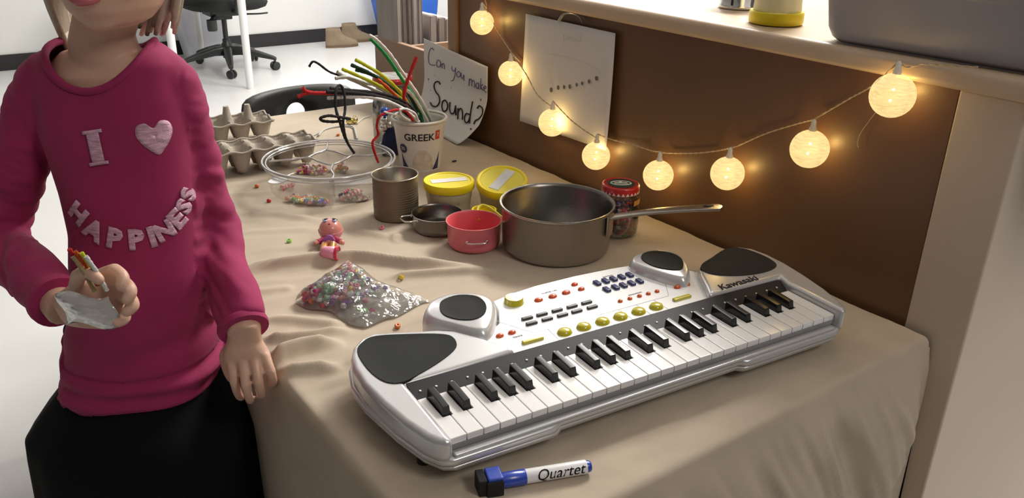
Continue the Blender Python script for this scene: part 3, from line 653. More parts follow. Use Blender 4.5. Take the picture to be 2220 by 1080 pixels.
for p in pts:
    g_ = int((noise.noise(Vector((p[0] * 40, p[1] * 40, 1))) + 1) * 8) % len(cols_); g_ = g_ if rng.random() < .6 else rng.randrange(len(cols_)); bead_into(m, p, .0045, g_)
tag(m.build('bead_fill', [BM[c] for c in cols_], smooth=50), 'mixed bright beads lying inside the crinkled clear bag', 'beads', None, 'stuff')
for u, v, c, lb in ((.80, .35, 'magenta', 'magenta bead at the open end of the clear bag'), (.76, .28, 'lime', 'lime green bead at the open end of the clear bag'), (.72, .24, 'lime', 'pale lime bead at the open end of the clear bag')):
    p = Vector(bagpt(u, v, False)) + o0; bead(p.x, p.y, p.z + .0045, c, .0042, lb)

# ---------------------------------------------------------------- doll, pink cup, marker
c = onz(715, 540, ZT); ax = (onz(727, 490, ZT) - onz(713, 552, ZT)); da = math.atan2(ax.y, ax.x)
t = thing('toy_doll', 'tiny plastic doll with a big head and purple dress lying on its back', 'doll', (c.x, c.y, zc(c.x, c.y) + .001), da)
SKD = mat('doll_skin', (.62, .24, .20), .3, coat=.3)
m = MB(); m.sphere((.030, 0, .0195), .0195, 24, sc=(1, .98, .95)); m.tube([(.016, 0, .012), (.006, 0, .011)], [.006, .006], 10)
m.sphere((0.001, 0, .011), .011, 16, sc=(1.2, .9, .75))
for s_ in (-1, 1):
    m.tube(cr([(.008, s_ * .009, .012), (.000, s_ * .018, .010), (-.004, s_ * .023, .009)], 4), [.0042] * 7 + [.0036] * 2, 10)
    m.tube(cr([(-.008, s_ * .006, .010), (-.020, s_ * .0068, .009), (-.032, s_ * .0065, .007)], 4), [.0062] * 3 + [.0055] * 6, 10); m.sphere((-.034, s_ * .0065, .008), .0058, 10, sc=(.8, 1, 1.3))
m.build('body', SKD, t, smooth=180)
MB().loft([ell(0, 0, 0, .0085, .0075, 20), ell(0, 0, .006, .0100, .0085, 20), ell(0, 0, .016, .0135, .0105, 20)]).build('dress', mat('purple_dress', (.30, .10, .42), .35, coat=.3), t, smooth=60).matrix_basis = Matrix.Translation((.008, 0, .0115)) @ Matrix.Rotation(-PI / 2, 4, 'Y')
for s_ in (-1, 1):
    MB().tube([(.008, s_ * .009, .012), (.000, s_ * .018, .0102)], .0048, 10).build('sleeve', mat('dark_red_sleeve', (.40, .03, .09), .35), t, smooth=60)
    MB().tube([(-.014, s_ * .0066, .0098), (-.032, s_ * .0066, .0078)], .0064, 12).build('boot', mat('gold_boot', (.55, .25, .05), .3, .5), t, smooth=60)
m = MB(); rg = []
for k in range(9):
    th = k / 8 * PI * .5; rg.append([Vector((.030 + .0208 * math.sin(th) * math.cos(ph) * 1.02 + .0015, .0205 * math.sin(th) * math.sin(ph), .0195 - .0200 * math.cos(th))) for ph in [2 * PI * j / 24 for j in range(24)]])
m.loft(rg, cap=True); m.build('hair', mat('pink_doll_hair', (.62, .22, .24), .3, coat=.4), t, smooth=180)
ds = -1
m = MB()
for s_ in (-1, 1): m.sphere((.0275, s_ * .0074, .0368), .0042, 14, sc=(1.15, .95, .5))
ey = m.build('eye_white', mat('doll_eye_blue', (.30, .36, .58), .2), t, smooth=180)
m = MB()
for s_ in (-1, 1): m.sphere((.0277, s_ * .0070, .0385), .0024, 10, sc=(1.1, 1, .5)); m.tube(cr([(.0315, s_ * .0120, .0360), (.0332, s_ * .0080, .0378), (.0322, s_ * .0035, .0385)], 4), .0006, 5)
m.build('pupil', INKB, ey, smooth=180)
MB().sphere((.0185, 0, .0342), .0018, 10, sc=(.8, 1.2, .6)).build('mouth', mat('doll_lips', (.18, .01, .03), .3), t, smooth=180)
a, b = onz(700, 557, ZT + .010), onz(738, 560, ZT + .010); d = b - a
t = thing('doll_cup', 'small pink plastic cup lying at the feet of the doll', 'toy cup', (a.x, a.y, min(zc(a.x, a.y), zc(b.x, b.y)) + .0112)); t.rotation_euler = (0, 0, math.atan2(d.y, d.x))
MB().lathe([(0, 0), (.0085, 0), (.0092, .001), (.0105, .024)], 28, M=Matrix.Rotation(PI / 2, 4, 'Y')).build('wall', mat('light_pink_plastic', (.74, .30, .42), .35), t, smooth=50, solid=.0012)
MB().lathe([(.0108, .0215), (.0112, .022), (.0112, .026), (.0098, .0262), (.0092, .012), (0, .008)], 28, M=Matrix.Rotation(PI / 2, 4, 'Y')).build('red_lip', mat('red_pink_plastic', (.72, .04, .10), .35), t, smooth=50)
a, b = onz(1042, 1052, ZT + .009), onz(1280, 1013, ZT + .009); d = b - a; ml = d.length
t = thing('dry_erase_marker', 'blue and white dry-erase marker with black eraser cap at the table edge', 'marker', (a.x, a.y, ZT + .0105)); t.rotation_euler = (0, 0, math.atan2(d.y, d.x))
RX = Matrix.Rotation(PI / 2, 4, 'Y'); BLUE = mat('blue_marker_plastic', (.02, .06, .42), .3, coat=.3)
MB().lathe([(0, ml * .38), (.0072, ml * .38), (.0074, ml * .40), (.0074, ml * .94), (.0072, ml * .955), (0, ml * .955)], 28, M=RX).build('barrel', mat('white_marker_plastic', (.80, .80, .82), .3), t, smooth=50)
MB().lathe([(0, ml * .17), (.0075, ml * .17), (.0079, ml * .22), (.0079, ml * .395), (.0074, ml * .40), (0, ml * .40)], 28, M=RX).build('cap', BLUE, t, smooth=50)
MB().lathe([(0, ml * .955), (.0060, ml * .955), (.0060, ml * .985), (.005, ml), (0, ml)], 20, M=RX).build('end_plug', BLUE, t, smooth=50)
MB().box((ml * .115, 0, .0016), (ml * .14, .0205, .0195)).build('eraser_housing', BLUE, t, bevel=.002)
MB().box((-.002 + ml * .02, 0, .0), (ml * .075, .0205, .0205)).box((ml * .108, -.0108, -.001), (ml * .15, .003, .019)).build('eraser_pad', mat('black_felt', (.012, .012, .012), .95), t, bevel=.0012)
o = text_mesh('Quartet', .0155, INKB, 'lettering', t, Matrix(), extrude=.0001, shear=.3)
for v in o.data.vertices: an = 2.02 + -v.co.y / .0074; x = ml * .70 + v.co.x; v.co = Vector((x, -.0079 * math.sin(an - .35 - PI / 2 + 1.0), .0079 * math.cos(an - .35 - PI / 2 + 1.0)))

# ---------------------------------------------------------------- egg cartons
def carton(name, label, x, y, rz, nx, ny, px_, foil=False, tall=1.0):
    t = thing(name, label, 'egg carton', (x, y, ZT + .003), rz)
    def h(u, v):
        X_, Y_ = u * nx, v * ny; cx_, cy_ = abs((X_ % 1) - .5), abs((Y_ % 1) - .5)
        r = math.hypot(cx_, cy_); bowl = .004 + .048 * min(1, max(0, (r - .20) / .30)) ** 1.1
        ex, ey_ = min(X_, nx - X_), min(Y_, ny - Y_)
        if ex < .5 and cx_ > cy_ or ey_ < .5 and cy_ >= cx_: bowl = min(bowl, .050)
        kx, ky = abs(X_ - round(X_)), abs(Y_ - round(Y_)); q_ = max(kx, ky)
        if 0 < round(X_) < nx and 0 < round(Y_) < ny and q_ < .24: bowl = max(bowl, .044 + (.026 * tall) * min(1, (.24 - q_) / .13))
        return bowl
    NX, NY = nx * 10 + 1, ny * 10 + 1
    m = MB().grid(lambda u, v: ((u - .5) * nx * px_, (v - .5) * ny * px_, h(u, v) + .0008 * noise.noise(Vector((u * 30, v * 20, rz * 9)))), NX, NY)
    m.build('cup_tray', PULP, t, smooth=60, solid=.0016, offs=0)
    m = MB(); a, b = nx * px_ / 2, ny * px_ / 2
    for X_, Y_, dx, dy in [(-a, -b, 1, 0), (a, -b, 0, 1), (a, b, -1, 0), (-a, b, 0, -1)]:
        L_ = 2 * a if dx else 2 * b; nn = int(L_ / .004)
        m.tube([(X_ + dx * L_ * k / nn, Y_ + dy * L_ * k / nn, .051 + .0022 * math.cos(2 * PI * k * (L_ / nn) / px_)) for k in range(nn + 1)], .0024, 6)
    m.build('rim_lip', PULP, t, smooth=180)
    return t
p = onz(520, 288, ZT + .02); ca = math.radians(-6)
carton('egg_carton', 'grey pulp egg carton with tall peaks at the far left of the table', .545, 1.86, math.radians(-7), 5, 2, .046, tall=1.5)
carton('egg_carton', 'grey pulp egg carton reaching under the clear tray', .540, 1.650, math.radians(-3), 6, 2, .045, tall=.5)
for i, (x, y) in enumerate(((.465, 1.668), (.63, 1.70), (.655, 1.705))):
    o = MB().lathe([(0, 0), (.008, .002), (.009, .006), (.006, .010), (0, .012)], 7).build('foil_scrap', CHROME, smooth=0); o.location = (x, y, ZT + .010); o.rotation_euler = (.5, .3, i)
    tag(o, ['silver foil scrap in the near egg carton beside the sleeve', 'silver foil scrap in the egg carton behind the clear tray', 'second silver foil scrap right of the first behind the clear tray'][i], 'foil scrap')

# ---------------------------------------------------------------- pipe cleaners
PC = {'black': (.012, .012, .014), 'red': (.55, .015, .02), 'white': (.78, .78, .77), 'green': (.02, .34, .10), 'dark green': (.01, .05, .035), 'yellow green': (.62, .70, .03), 'silver': (.62, .62, .60), 'gold': (.42, .33, .17), 'orange red': (.62, .09, .01)}
PM = {k: mat(k.replace(' ', '_') + '_chenille', v, .9, bump=1, bscale=900) for k, v in PC.items()}
def chenille(pts, c, label, r=.0035, group='pipe cleaners in the yogurt cup', extra=None):
    t = thing('pipe_cleaner', label, 'pipe cleaner', pts[0], 0, group); o_ = Vector(pts[0]); C = cr(pts, 10)
    C = [p - o_ for p in C]; n = len(C)
    o = MB().tube(C, [r * random.uniform(.84, 1.14) for _ in range(n)], 9).build('chenille', PM[c], t, smooth=60)
    for e in (extra or []):
        E_ = cr([Vector(q) - o_ for q in e], 6); MB().tube(E_, [r * random.uniform(.85, 1.12) for _ in E_], 9).build('chenille', PM[c], t, smooth=60)
    return t
Y = 1.48
def s(pts): return [ony(px, py, Y + dy) for px, py, dy in pts]
G = None
chenille(s([(930, 262, .02), (905, 220, .015), (872, 172, .01), (835, 118, .01), (803, 84, .01)]), 'green', 'green pipe cleaner standing tallest beside a white one')
chenille(s([(936, 262, .01), (912, 215, 0), (880, 168, -.005), (846, 118, 0), (818, 88, 0), (800, 76, .0)]), 'white', 'white pipe cleaner standing tallest beside the green one', .0032)
chenille(s([(903, 262, -.02), (883, 232, -.03), (876, 205, -.03), (887, 165, -.03), (903, 124, -.03)]), 'red', 'red pipe cleaner bent upright towards the hand-written sign')
chenille(s([(905, 258, .0), (872, 205, 0), (830, 165, 0), (790, 140, 0), (771, 130, 0)]), 'yellow green', 'uppermost lime pipe cleaner fanning out to the left')
chenille(s([(900, 258, .01), (868, 213, .01), (820, 185, .01), (775, 164, .01), (742, 150, .01)]), 'yellow green', 'lower lime pipe cleaner fanning out to the left')
chenille(s([(908, 262, .02), (880, 215, .02), (836, 180, .02), (800, 158, .02), (762, 141, .02)]), 'dark green', 'dark green pipe cleaner between the two lime ones')
chenille(s([(908, 264, .03), (868, 208, .025), (838, 178, .025), (800, 160, .025), (772, 152, .02)]), 'dark green', 'short dark green pipe cleaner just under the first dark one')
chenille(s([(895, 250, -.01), (868, 218, -.015), (840, 190, -.015), (818, 172, -.015)]), 'orange red', 'orange-red pipe cleaner lying over the lime ones')
chenille(s([(898, 262, .03), (860, 215, .03), (815, 186, .03), (790, 180, .03), (755, 168, .03), (727, 170, .03)]), 'silver', 'silver tinsel pipe cleaner fanning out to the left')
chenille(s([(905, 266, .035), (862, 222, .035), (800, 190, .035), (760, 172, .035), (731, 156, .035)]), 'silver', 'pale silver pipe cleaner with its tip above the tinsel one')
chenille(s([(890, 255, .04), (840, 215, .04), (780, 178, .04), (745, 166, .04), (715, 156, .04), (690, 138, .04), (678, 134, .04), (670, 145, .04)]), 'black', 'thin black pipe cleaner with a hooked tip far left', .0022)
chenille(s([(908, 262, -.01), (880, 232, -.02), (830, 210, -.025), (770, 200, -.03), (712, 202, -.03), (668, 200, -.03), (656, 190, -.03)]), 'red', 'red pipe cleaner ending in a forked tip above the black chair', .0036, extra=[s([(678, 201, -.03), (662, 203, -.03), (646, 210, -.03)])])
chenille(s([(905, 258, -.03), (880, 232, -.04), (840, 215, -.045), (780, 203, -.05), (708, 199, -.05)]), 'black', 'thick black pipe cleaner lying along the forked red one', .0042)
chenille(s([(912, 262, -.02), (884, 226, -.03), (830, 204, -.035), (760, 196, -.04), (716, 192, -.04)]), 'black', 'second black pipe cleaner above the thick one', .0034)
chenille(s([(908, 264, -.04), (880, 240, -.045), (846, 222, -.05), (800, 211, -.05), (750, 211, -.05), (710, 213, -.05)]), 'white', 'white pipe cleaner running below the black bundle', .0034)
chenille(s([(928, 264, .0), (912, 235, .0), (895, 208, .0), (882, 195, 0)]), 'white', 'short white pipe cleaner inside the cup behind the red one')
chenille(s([(916, 264, .03), (905, 225, .03), (888, 196, .03), (878, 182, .03)]), 'green', 'short green pipe cleaner inside the cup')
chenille(s([(925, 264, .045), (908, 228, .045), (892, 205, .045)]), 'gold', 'short tan pipe cleaner at the right inside of the cup')
chenille(s([(915, 264, .05), (900, 230, .05), (884, 200, .05)]), 'dark green', 'short dark green pipe cleaner inside the cup next to the tan one')
chenille(s([(896, 262, -.055), (882, 243, -.06), (862, 238, -.075), (838, 244, -.08), (822, 254, -.08), (817, 275, -.075), (820, 292, -.07), (808, 308, -.075), (812, 330, -.075), (820, 352, -.07)]), 'red', 'red pipe cleaner hanging out of the cup down into the tray', .0026)
chenille(s([(905, 260, -.05), (899, 246, -.06), (878, 236, -.07), (866, 240, -.075), (872, 252, -.07), (888, 262, -.06)]), 'white', 'white pipe cleaner curled over the near rim of the cup', .0026)
chenille(s([(884, 262, -.055), (866, 252, -.07), (846, 246, -.08), (832, 243, -.08)]), 'white', 'white pipe cleaner hooked over the left rim of the cup', .0024)
t = chenille(s([(768, 332, -.10), (752, 306, -.10), (744, 270, -.10), (748, 240, -.08), (748, 215, -.07), (742, 190, -.06), (734, 186, -.06), (728, 200, -.07), (728, 235, -.08), (738, 268, -.10), (748, 300, -.10)]), 'black', 'black pipe cleaner twisted into a hanging figure over the tray', .0027, 'pipe cleaners in the yogurt cup',
             extra=[s([(742, 262, -.10), (722, 264, -.10), (700, 262, -.10), (695, 256, -.10), (712, 251, -.10), (730, 253, -.10), (760, 258, -.10)])])
pipes = [onz(x, y, ZT + .012) for x, y in ((690, 288), (702, 276), (724, 270), (746, 268), (765, 270), (771, 284), (774, 296))]
chenille([Vector((p.x, p.y, ZT + .006)) for p in pipes], 'silver', 'grey pipe cleaner lying bent on the table behind the tray', .0022, 'pipe cleaners lying on the table')
chenille([Vector((p.x, p.y, ZT + .005)) for p in [onz(x, y, ZT + .005) for x, y in ((690, 288), (676, 294), (655, 298), (620, 304), (606, 312))]], 'silver', 'grey pipe cleaner end running along behind the tray rim', .002, 'pipe cleaners lying on the table')
chenille([Vector((p.x, p.y, ZT + .005)) for p in [onz(x, y, ZT + .005) for x, y in ((774, 268), (788, 256), (803, 252))]], 'silver', 'short pale pipe cleaner end right of the gold bells', .0016, 'pipe cleaners lying on the table')
BRASS = mat('gold_bell_metal', (.80, .68, .28), .18, 1)
for i, (px, py, lb) in enumerate(((757, 264, 'left gold jingle bell on the table behind the tray'), (769, 262, 'right gold jingle bell on the table behind the tray'))):
    p = onz(px, py, ZT + .01); t = thing('jingle_bell', lb, 'bell', (p.x, p.y, ZT + .003), 0, 'gold jingle bells')
    MB().sphere((0, 0, .0085), .0082, 16).build('shell', BRASS, t, smooth=180); MB().tube([(.003 * math.cos(a), 0, .018 + .003 * math.sin(a)) for a in [2 * PI * k / 12 for k in range(12)]], .0007, 6, closed=True).build('loop', BRASS, t, smooth=180); MB().box((0, 0, .0082), (.0168, .0014, .002)).build('slot', INKB, t)
# things beside the far jar: blue ball and silver bells on a navy pouch
p = ony(836, 300, 1.60); t = thing('cloth_pouch', 'navy cloth pouch standing left of the yogurt cup', 'pouch', (p.x + .004, 1.585, ZT + .003))
MB().loft([ell(0, 0, 0, .020, .014, 24), ell(0, 0, .020, .022, .016, 24), ell(.001, 0, .044, .018, .013, 24), ell(.001, 0, .054, .010, .008, 24), ell(0, 0, .060, .013, .010, 24)]).build('pouch', mat('navy_cloth', (.02, .03, .09), .9, bump=.4, bscale=200), None, smooth=60).parent = t
for i, (px, py, r, mm_, lb) in enumerate(((834, 242, .0105, mat('blue_ball_gloss', (.03, .10, .55), .12, coat=.5), 'shiny blue ball held over the silver bells beside the cup'), (834, 262, .0095, CHROME, 'upper silver jingle bell above the navy pouch'), (843, 272, .009, CHROME, 'lower right silver jingle bell above the navy pouch'), (832, 277, .009, CHROME, 'lower left silver jingle bell above the navy pouch'))):
    p = ony(px, py, 1.585); t = thing('jingle_bell' if i else 'ornament_ball', lb, 'bell' if i else 'ball', p, 0, 'silver jingle bells' if i else None)
    MB().sphere((0, 0, 0), r, 20).build('shell', mm_, t, smooth=180); MB().tube([(.0025 * math.cos(a), 0, r + .002 + .0025 * math.sin(a)) for a in [2 * PI * k / 12 for k in range(12)]], .0006, 6, closed=True).build('loop', CHROME, t, smooth=180)

# ---------------------------------------------------------------- hand-written sign
t = thing('handwritten_sign', 'paper sign reading Can you make Sound? leaning on the board', 'sign', (1.03, 1.66, ZT + .003))
so = Vector(t.location)
def sheet_x(y, z): q = max(0, (.855 - z) / .115); return 1.047 - .062 * q ** 1.6 * (.6 + .4 * (1.80 - y) / .27)
def sign_pt(u, v, off=0):
    y = 1.802 - .276 * u; top = .944 - .021 * u; bot = .744 + (.050 * max(0, (u - .84) / .16) ** 1.7)
    z = bot + (top - bot) * v; x = sheet_x(y, z) - off 
    return Vector((x, y, z)) - so
MB().grid(lambda u, v: sign_pt(u, v), 40, 30).build('paper', PAPER, t, smooth=180, solid=.0004, offs=0)
def sgn(px, py):
    P_ = onx(px, py, 1.047)
    for _ in range(14):
        q = max(0, (.855 - P_.z) / .115); P_ = onx(px, py, .5 * P_.x + .5 * (sheet_x(P_.y, P_.z) - .0014 - .0022 * min(1, q)))
    return P_ - so
c4 = lambda pts: [sgn(620 + x / 3.374, 60 + y / 3.374) for x, y in pts]
INK1 = MB()
for st_ in [[(1080, 165), (1062, 150), (1045, 185), (1042, 235), (1055, 270), (1090, 275)], [(1128, 248), (1110, 238), (1100, 265), (1112, 290), (1128, 275), (1130, 248), (1132, 290)], [(1140, 262), (1142, 298)], [(1142, 272), (1152, 262), (1158, 278), (1160, 305)],
            [(1212, 282), (1215, 310), (1232, 318), (1240, 292)], [(1240, 292), (1236, 345), (1222, 385), (1206, 388)], [(1262, 318), (1248, 335), (1252, 358), (1266, 360), (1276, 342), (1264, 318)], [(1282, 330), (1282, 362), (1294, 372), (1300, 345), (1302, 388)],
            [(1340, 372), (1338, 425)], [(1340, 388), (1352, 375), (1358, 395), (1358, 430)], [(1358, 400), (1370, 385), (1378, 402), (1376, 440)], [(1408, 405), (1392, 408), (1388, 432), (1400, 446), (1410, 425), (1408, 405), (1410, 450)], [(1425, 372), (1422, 452)], [(1440, 415), (1424, 432), (1440, 460)], [(1446, 445), (1464, 442), (1458, 425), (1446, 435), (1448, 460), (1466, 475)]]:
    INK1.tube(cr(c4(st_), 4), .00085, 5)
INK1.build('purple_writing', INKP, t, smooth=180)
INK2 = MB()
for st_ in [[(1128, 415), (1115, 395), (1092, 400), (1082, 430), (1095, 470), (1118, 500), (1122, 545), (1100, 575), (1070, 572), (1055, 548)], [(1165, 530), (1145, 540), (1140, 580), (1152, 612), (1175, 600), (1182, 560), (1165, 530)], [(1200, 545), (1196, 590), (1206, 625), (1228, 622), (1240, 570)], [(1240, 570), (1242, 640)], [(1258, 590), (1256, 668)], [(1256, 620), (1275, 590), (1290, 615), (1290, 672)],
            [(1340, 635), (1318, 628), (1305, 660), (1312, 692), (1332, 688), (1345, 650)], [(1364, 540), (1350, 620), (1342, 700)], [(1398, 590), (1412, 572), (1436, 590), (1436, 630), (1412, 665), (1385, 680), (1374, 705)], [(1350, 738), (1353, 744)]]:
    INK2.tube(cr(c4(st_), 4), .0016 if len(st_) > 2 else .0017, 6)
for x, y, r in ((1042, 378, .0020), (1086, 348, .001), (1056, 458, .0012), (1208, 440, .0012), (1424, 528, .0022), (1190, 733, .0006), (1215, 735, .0006)): INK2.sphere(sgn(620 + x / 3.374, 60 + y / 3.374), r, 8, sc=(.3, .8, 1.3))
INK2.build('black_writing', INKB, t, smooth=180)

# ---------------------------------------------------------------- drawing taped on the board
t = thing('pinned_drawing', 'white paper with a pencilled row of dots taped to the brown board', 'drawing', (XB - .006, 1.27, .88))
do = Vector(t.location); cn = [onx(x, y, XB - .006) for x, y in ((1140, 30), (1337, 72), (1322, 325), (1128, 262))]
def dpt(u, v): p_ = cn[3].lerp(cn[2], u).lerp(cn[0].lerp(cn[1], u), v); return Vector((p_.x - .005 * (1 - v) ** 2 * (.3 + u) - .003 * u * u, p_.y, p_.z)) - do
MB().grid(dpt, 20, 16).build('paper', PAPER, t, smooth=180, solid=.0004, offs=0)
dx_ = lambda px, py: onx(px, py, XB - .0125) - do
m = MB()
for x, y, r in ((1195, 195, 5.5), (1210, 190, 5), (1223, 189, 4.5), (1235, 188, 5), (1250, 184, 4), (1262, 181, 4), (1277, 177, 4.5), (1293, 170, 4.8)): m.sphere(dx_(x, y), r / 1100, 10, sc=(.12, 1, 1.05))
m.build('pencil_dots', PENCIL, t, smooth=180)
m = MB()
m.tube(cr([dx_(*p_) for p_ in ((1180, 115), (1230, 124), (1280, 142), (1302, 160))], 6), .0004, 4); m.tube(cr([dx_(*p_) for p_ in ((1178, 135), (1200, 136))], 4), .0003, 4)
for st_ in [[(1222, 76), (1222, 92)], [(1222, 76), (1230, 78), (1228, 86), (1222, 84)], [(1234, 80), (1232, 88), (1238, 88), (1238, 80), (1234, 80)], [(1242, 80), (1242, 90), (1246, 84), (1250, 90), (1250, 80)], [(1254, 80), (1254, 90), (1259, 88)], [(1262, 74), (1256, 92)]]: m.tube([dx_(*p_) for p_ in st_], .00045, 4)
m.build('faint_writing', PENCILL, t, smooth=180)
MB().tube(cr([onx(x, y, XB - .008) - do for x, y in ((1212, 46), (1222, 32), (1240, 30), (1256, 38), (1262, 50))], 5), .0035, 8, flat=.25).build('tape_loop', clear('sticky_tape', (.8, .74, .6), .25, .2, .25), t, smooth=180)

# ---------------------------------------------------------------- string lights
BALLM = mat('glowing_thread_ball', (.20, .18, .12), .5, emit=(1, .84, .46), es=.8)
nt = BALLM.node_tree; bs = nt.nodes['Principled BSDF']
tc = nt.nodes.new('ShaderNodeTexCoord'); mp = nt.nodes.new('ShaderNodeMapping'); mp.inputs['Scale'].default_value = (1, 1, 5); nz = nt.nodes.new('ShaderNodeTexNoise'); nz.inputs['Scale'].default_value = 95; nz.inputs['Detail'].default_value = 4
mr = nt.nodes.new('ShaderNodeMapRange'); mr.inputs[1].default_value = .3; mr.inputs[2].default_value = .7; mr.inputs[3].default_value = .26; mr.inputs[4].default_value = .50
nt.links.new(tc.outputs['Object'], mp.inputs[0]); nt.links.new(mp.outputs[0], nz.inputs[0]); nt.links.new(nz.outputs[0], mr.inputs[0]); nt.links.new(mr.outputs[0], bs.inputs['Emission Strength']); bs.inputs['Alpha'].default_value = .74
LED = mat('led_core', (1, .9, .6), .3, emit=(1, .88, .55), es=3)
t = thing('string_lights', 'string of glowing round thread lanterns hung along the brown board', 'string lights', (1.03, 1.0, .9)); so2 = Vector(t.location)
balls = [(1045, 49), (1107, 159), (1197, 266), (1292, 338), (1427, 380), (1577, 376), (1755, 323), (1935, 207)]
radp = [26, 27, 30, 30.5, 33, 36.5, 41.5, 48]; RB = .0275; bcs = []
fw = R3 @ Vector((0, 0, -1))
for (bx, by), rp_ in zip(balls, radp):
    c_ = onx(bx, by, XB - RB - .002)
    r_ = rp_ / FPX * (c_ - CAM).dot(fw); bcs.append((c_, r_))
    b_ = MB().sphere((0, 0, 0), r_, 32).build('light_ball', BALLM, t, smooth=180); b_.location = c_ - so2
    MB().lathe([(0, 0), (.0052, 0), (.0055, .004), (.004, .006), (.0035, .014), (.0015, .017), (0, .017)], 14, M=TR(0, 0, r_ - .001)).build('socket', mat('clear_white_socket', (.75, .70, .60), .3), b_, smooth=60)
    sp = MB(); tocam = (CAM - c_).normalized()
    for q_ in (Vector((.0, 0, .010)), Vector((.0, .002, -.008))): sp.sphere(tocam * (r_ - .0005) * .0 + (tocam * r_ * .985 + q_ * .8).normalized() * r_ * .995, .0017, 8)
    sp.build('led', LED, b_, smooth=180)
    pl = bpy.data.lights.new('led_glow', 'POINT'); pl.energy = .20; pl.color = (1, .62, .18); pl.shadow_soft_size = .006
    po = bpy.data.objects.new('led_glow', pl); COL.objects.link(po); po.location = c_
# cable: twisted pair along the board
def wx(px, py, off=.006): return onx(px, py, XB - off) - so2
tops = [c_ + Vector((0, 0, r_ + .016)) - so2 for c_, r_ in bcs]
segs = [[wx(1050, -8), wx(1056, 18), tops[0]], [tops[0], wx(1082, 72), wx(1108, 112), wx(1128, 134), tops[1]], [tops[1], wx(1140, 160, .03), wx(1165, 205, .028), wx(1196, 230, .026), tops[2]], [tops[2], wx(1240, 262, .028), wx(1290, 297, .026), tops[3]],
        [tops[3], wx(1325, 302), wx(1370, 313), wx(1410, 326), tops[4]], [tops[4], wx(1450, 332), wx(1510, 332), wx(1560, 326), tops[5]], [tops[5], wx(1600, 316), wx(1660, 290), wx(1730, 268), tops[6]], [tops[6], wx(1780, 250), wx(1840, 215), wx(1895, 183, .03), tops[7]],
        [tops[7], wx(1965, 146, .022), wx(2000, 139, .022), wx(2045, 141, .022), wx(2120, 146, .022)]]
m = MB()
for sg in segs:
    C = cr(sg, 14); 
    for ph in (0, PI):
        L_ = 0; q_ = []
        for i, p_ in enumerate(C):
            if i: L_ += (C[i] - C[i - 1]).length
            a = L_ / .006 * 2 * PI * .25 + ph; q_.append(p_ + Vector((math.cos(a) * .0007, 0, math.sin(a) * .0007)))
        m.tube(q_, .0008, 5)
m.build('cable', mat('cream_cable', (.52, .40, .28), .5), t, smooth=180)
o = MB().tube(cr([onx(x, y, XB - .003) for x, y in ((1899, 243), (1880, 268), (1864, 292), (1859, 312), (1861, 320))], 6), .0006, 5).build('loose_thread', MATS['cream_cable'], None, smooth=180)
tag(o, 'thin loose thread hanging on the board beside the largest light', 'thread')

# ---------------------------------------------------------------- things on the countertop
CT = 1.1015
p = onz(1677, 55, CT)
t = thing('lidded_tub', 'upturned yellow-lidded tub standing on the countertop', 'tub', (1.125, .845, CT + .001))
MB().lathe([(0, 0), (.040, 0), (.0415, .002), (.0418, .016), (.040, .0185), (.036, .0185), (0, .0185)], 56).build('lid', YELLOW, t, smooth=50)
MB().lathe([(.0365, .0186), (.0368, .019), (.0345, .050), (.0352, .051), (.033, .078), (0, .079)], 56).build('cup', TUB, t, smooth=50)
p = onz(1575, 5, CT); t = thing('metal_tin', 'shiny metal tin at the far side of the countertop', 'tin', (1.215, .995, CT + .001))
MB().lathe([(0, 0), (.034, 0), (.035, .002), (.035, .005), (.0335, .007), (.0335, .050), (0, .050)], 48).build('wall', CHROME, t, smooth=40)
MB().lathe([(.0345, .044), (.0348, .045), (.0348, .056), (0, .057)], 48).build('lid', STEEL, t, smooth=40)
MB().box((0, 0, 0), (.002, .003, .040)).build('side_seam', INKB, t).location = (-.0325, -.012, .027)
# grey bin
a, b = onz(1775, 88, CT), onz(2075, 139, CT); d = (b - a); L_ = .52; ang = math.atan2(d.y, d.x)
t = thing('storage_bin', 'grey plastic storage bin on the right of the countertop', 'bin', (a.x, a.y, CT + .001), ang)
GREYP = mat('lilac_grey_plastic', (.34, .325, .35), .42, vary=.05, vscale=4)
def rr(x0, x1, y0, y1, r, z, n=6):
    out = []
    for cx, cy, a0 in ((x1 - r, y0 + r, -90), (x1 - r, y1 - r, 0), (x0 + r, y1 - r, 90), (x0 + r, y0 + r, 180)):
        for k in range(n + 1): q = math.radians(a0 + 90 * k / n); out.append(Vector((cx + r * math.cos(q), cy + r * math.sin(q), z)))
    return out
rg = [rr(.010, L_ - .01, .010, .25, .030, 0), rr(.002, L_ - .002, .002, .258, .036, .006), rr(-.004, L_ + .004, -.004, .264, .040, .018), rr(-.012, L_ + .012, -.010, .27, .042, .074), rr(-.013, L_ + .013, -.011, .271, .042, .076), rr(-.0155, L_ + .0155, -.0135, .2735, .042, .079), rr(-.022, L_ + .022, -.020, .28, .044, .16)]
MB().loft(rg, cap=False).add([tuple(v) for v in rg[0]], [tuple(range(len(rg[0])))]).build('shell', GREYP, t, smooth=50, solid=.002)
MB().tube([tuple(v) for v in rr(-.024, L_ + .024, -.022, .282, .045, .162)], .004, 6, closed=True).build('rim', GREYP, t, smooth=180)
# pale plastic sheet bag left of the cabinet books is out of sight; background furniture follows
# ---------------------------------------------------------------- black chair with a hole
t = thing('kids_chair', 'black plastic chair with a round hole tucked behind the table', 'chair', (.872, 2.2, 0), math.radians(3))
def chair_back(u, v):
    x = (u - .5) * .345; zz = .47 + .30 * v
    r = .05; 
    return x, .03 * (1 - v) + .022 * (1 - (2 * u - 1) ** 2), zz
m = MB(); NN = 60
bmv = []
cxh, czh, rh = -.006, .694, .030
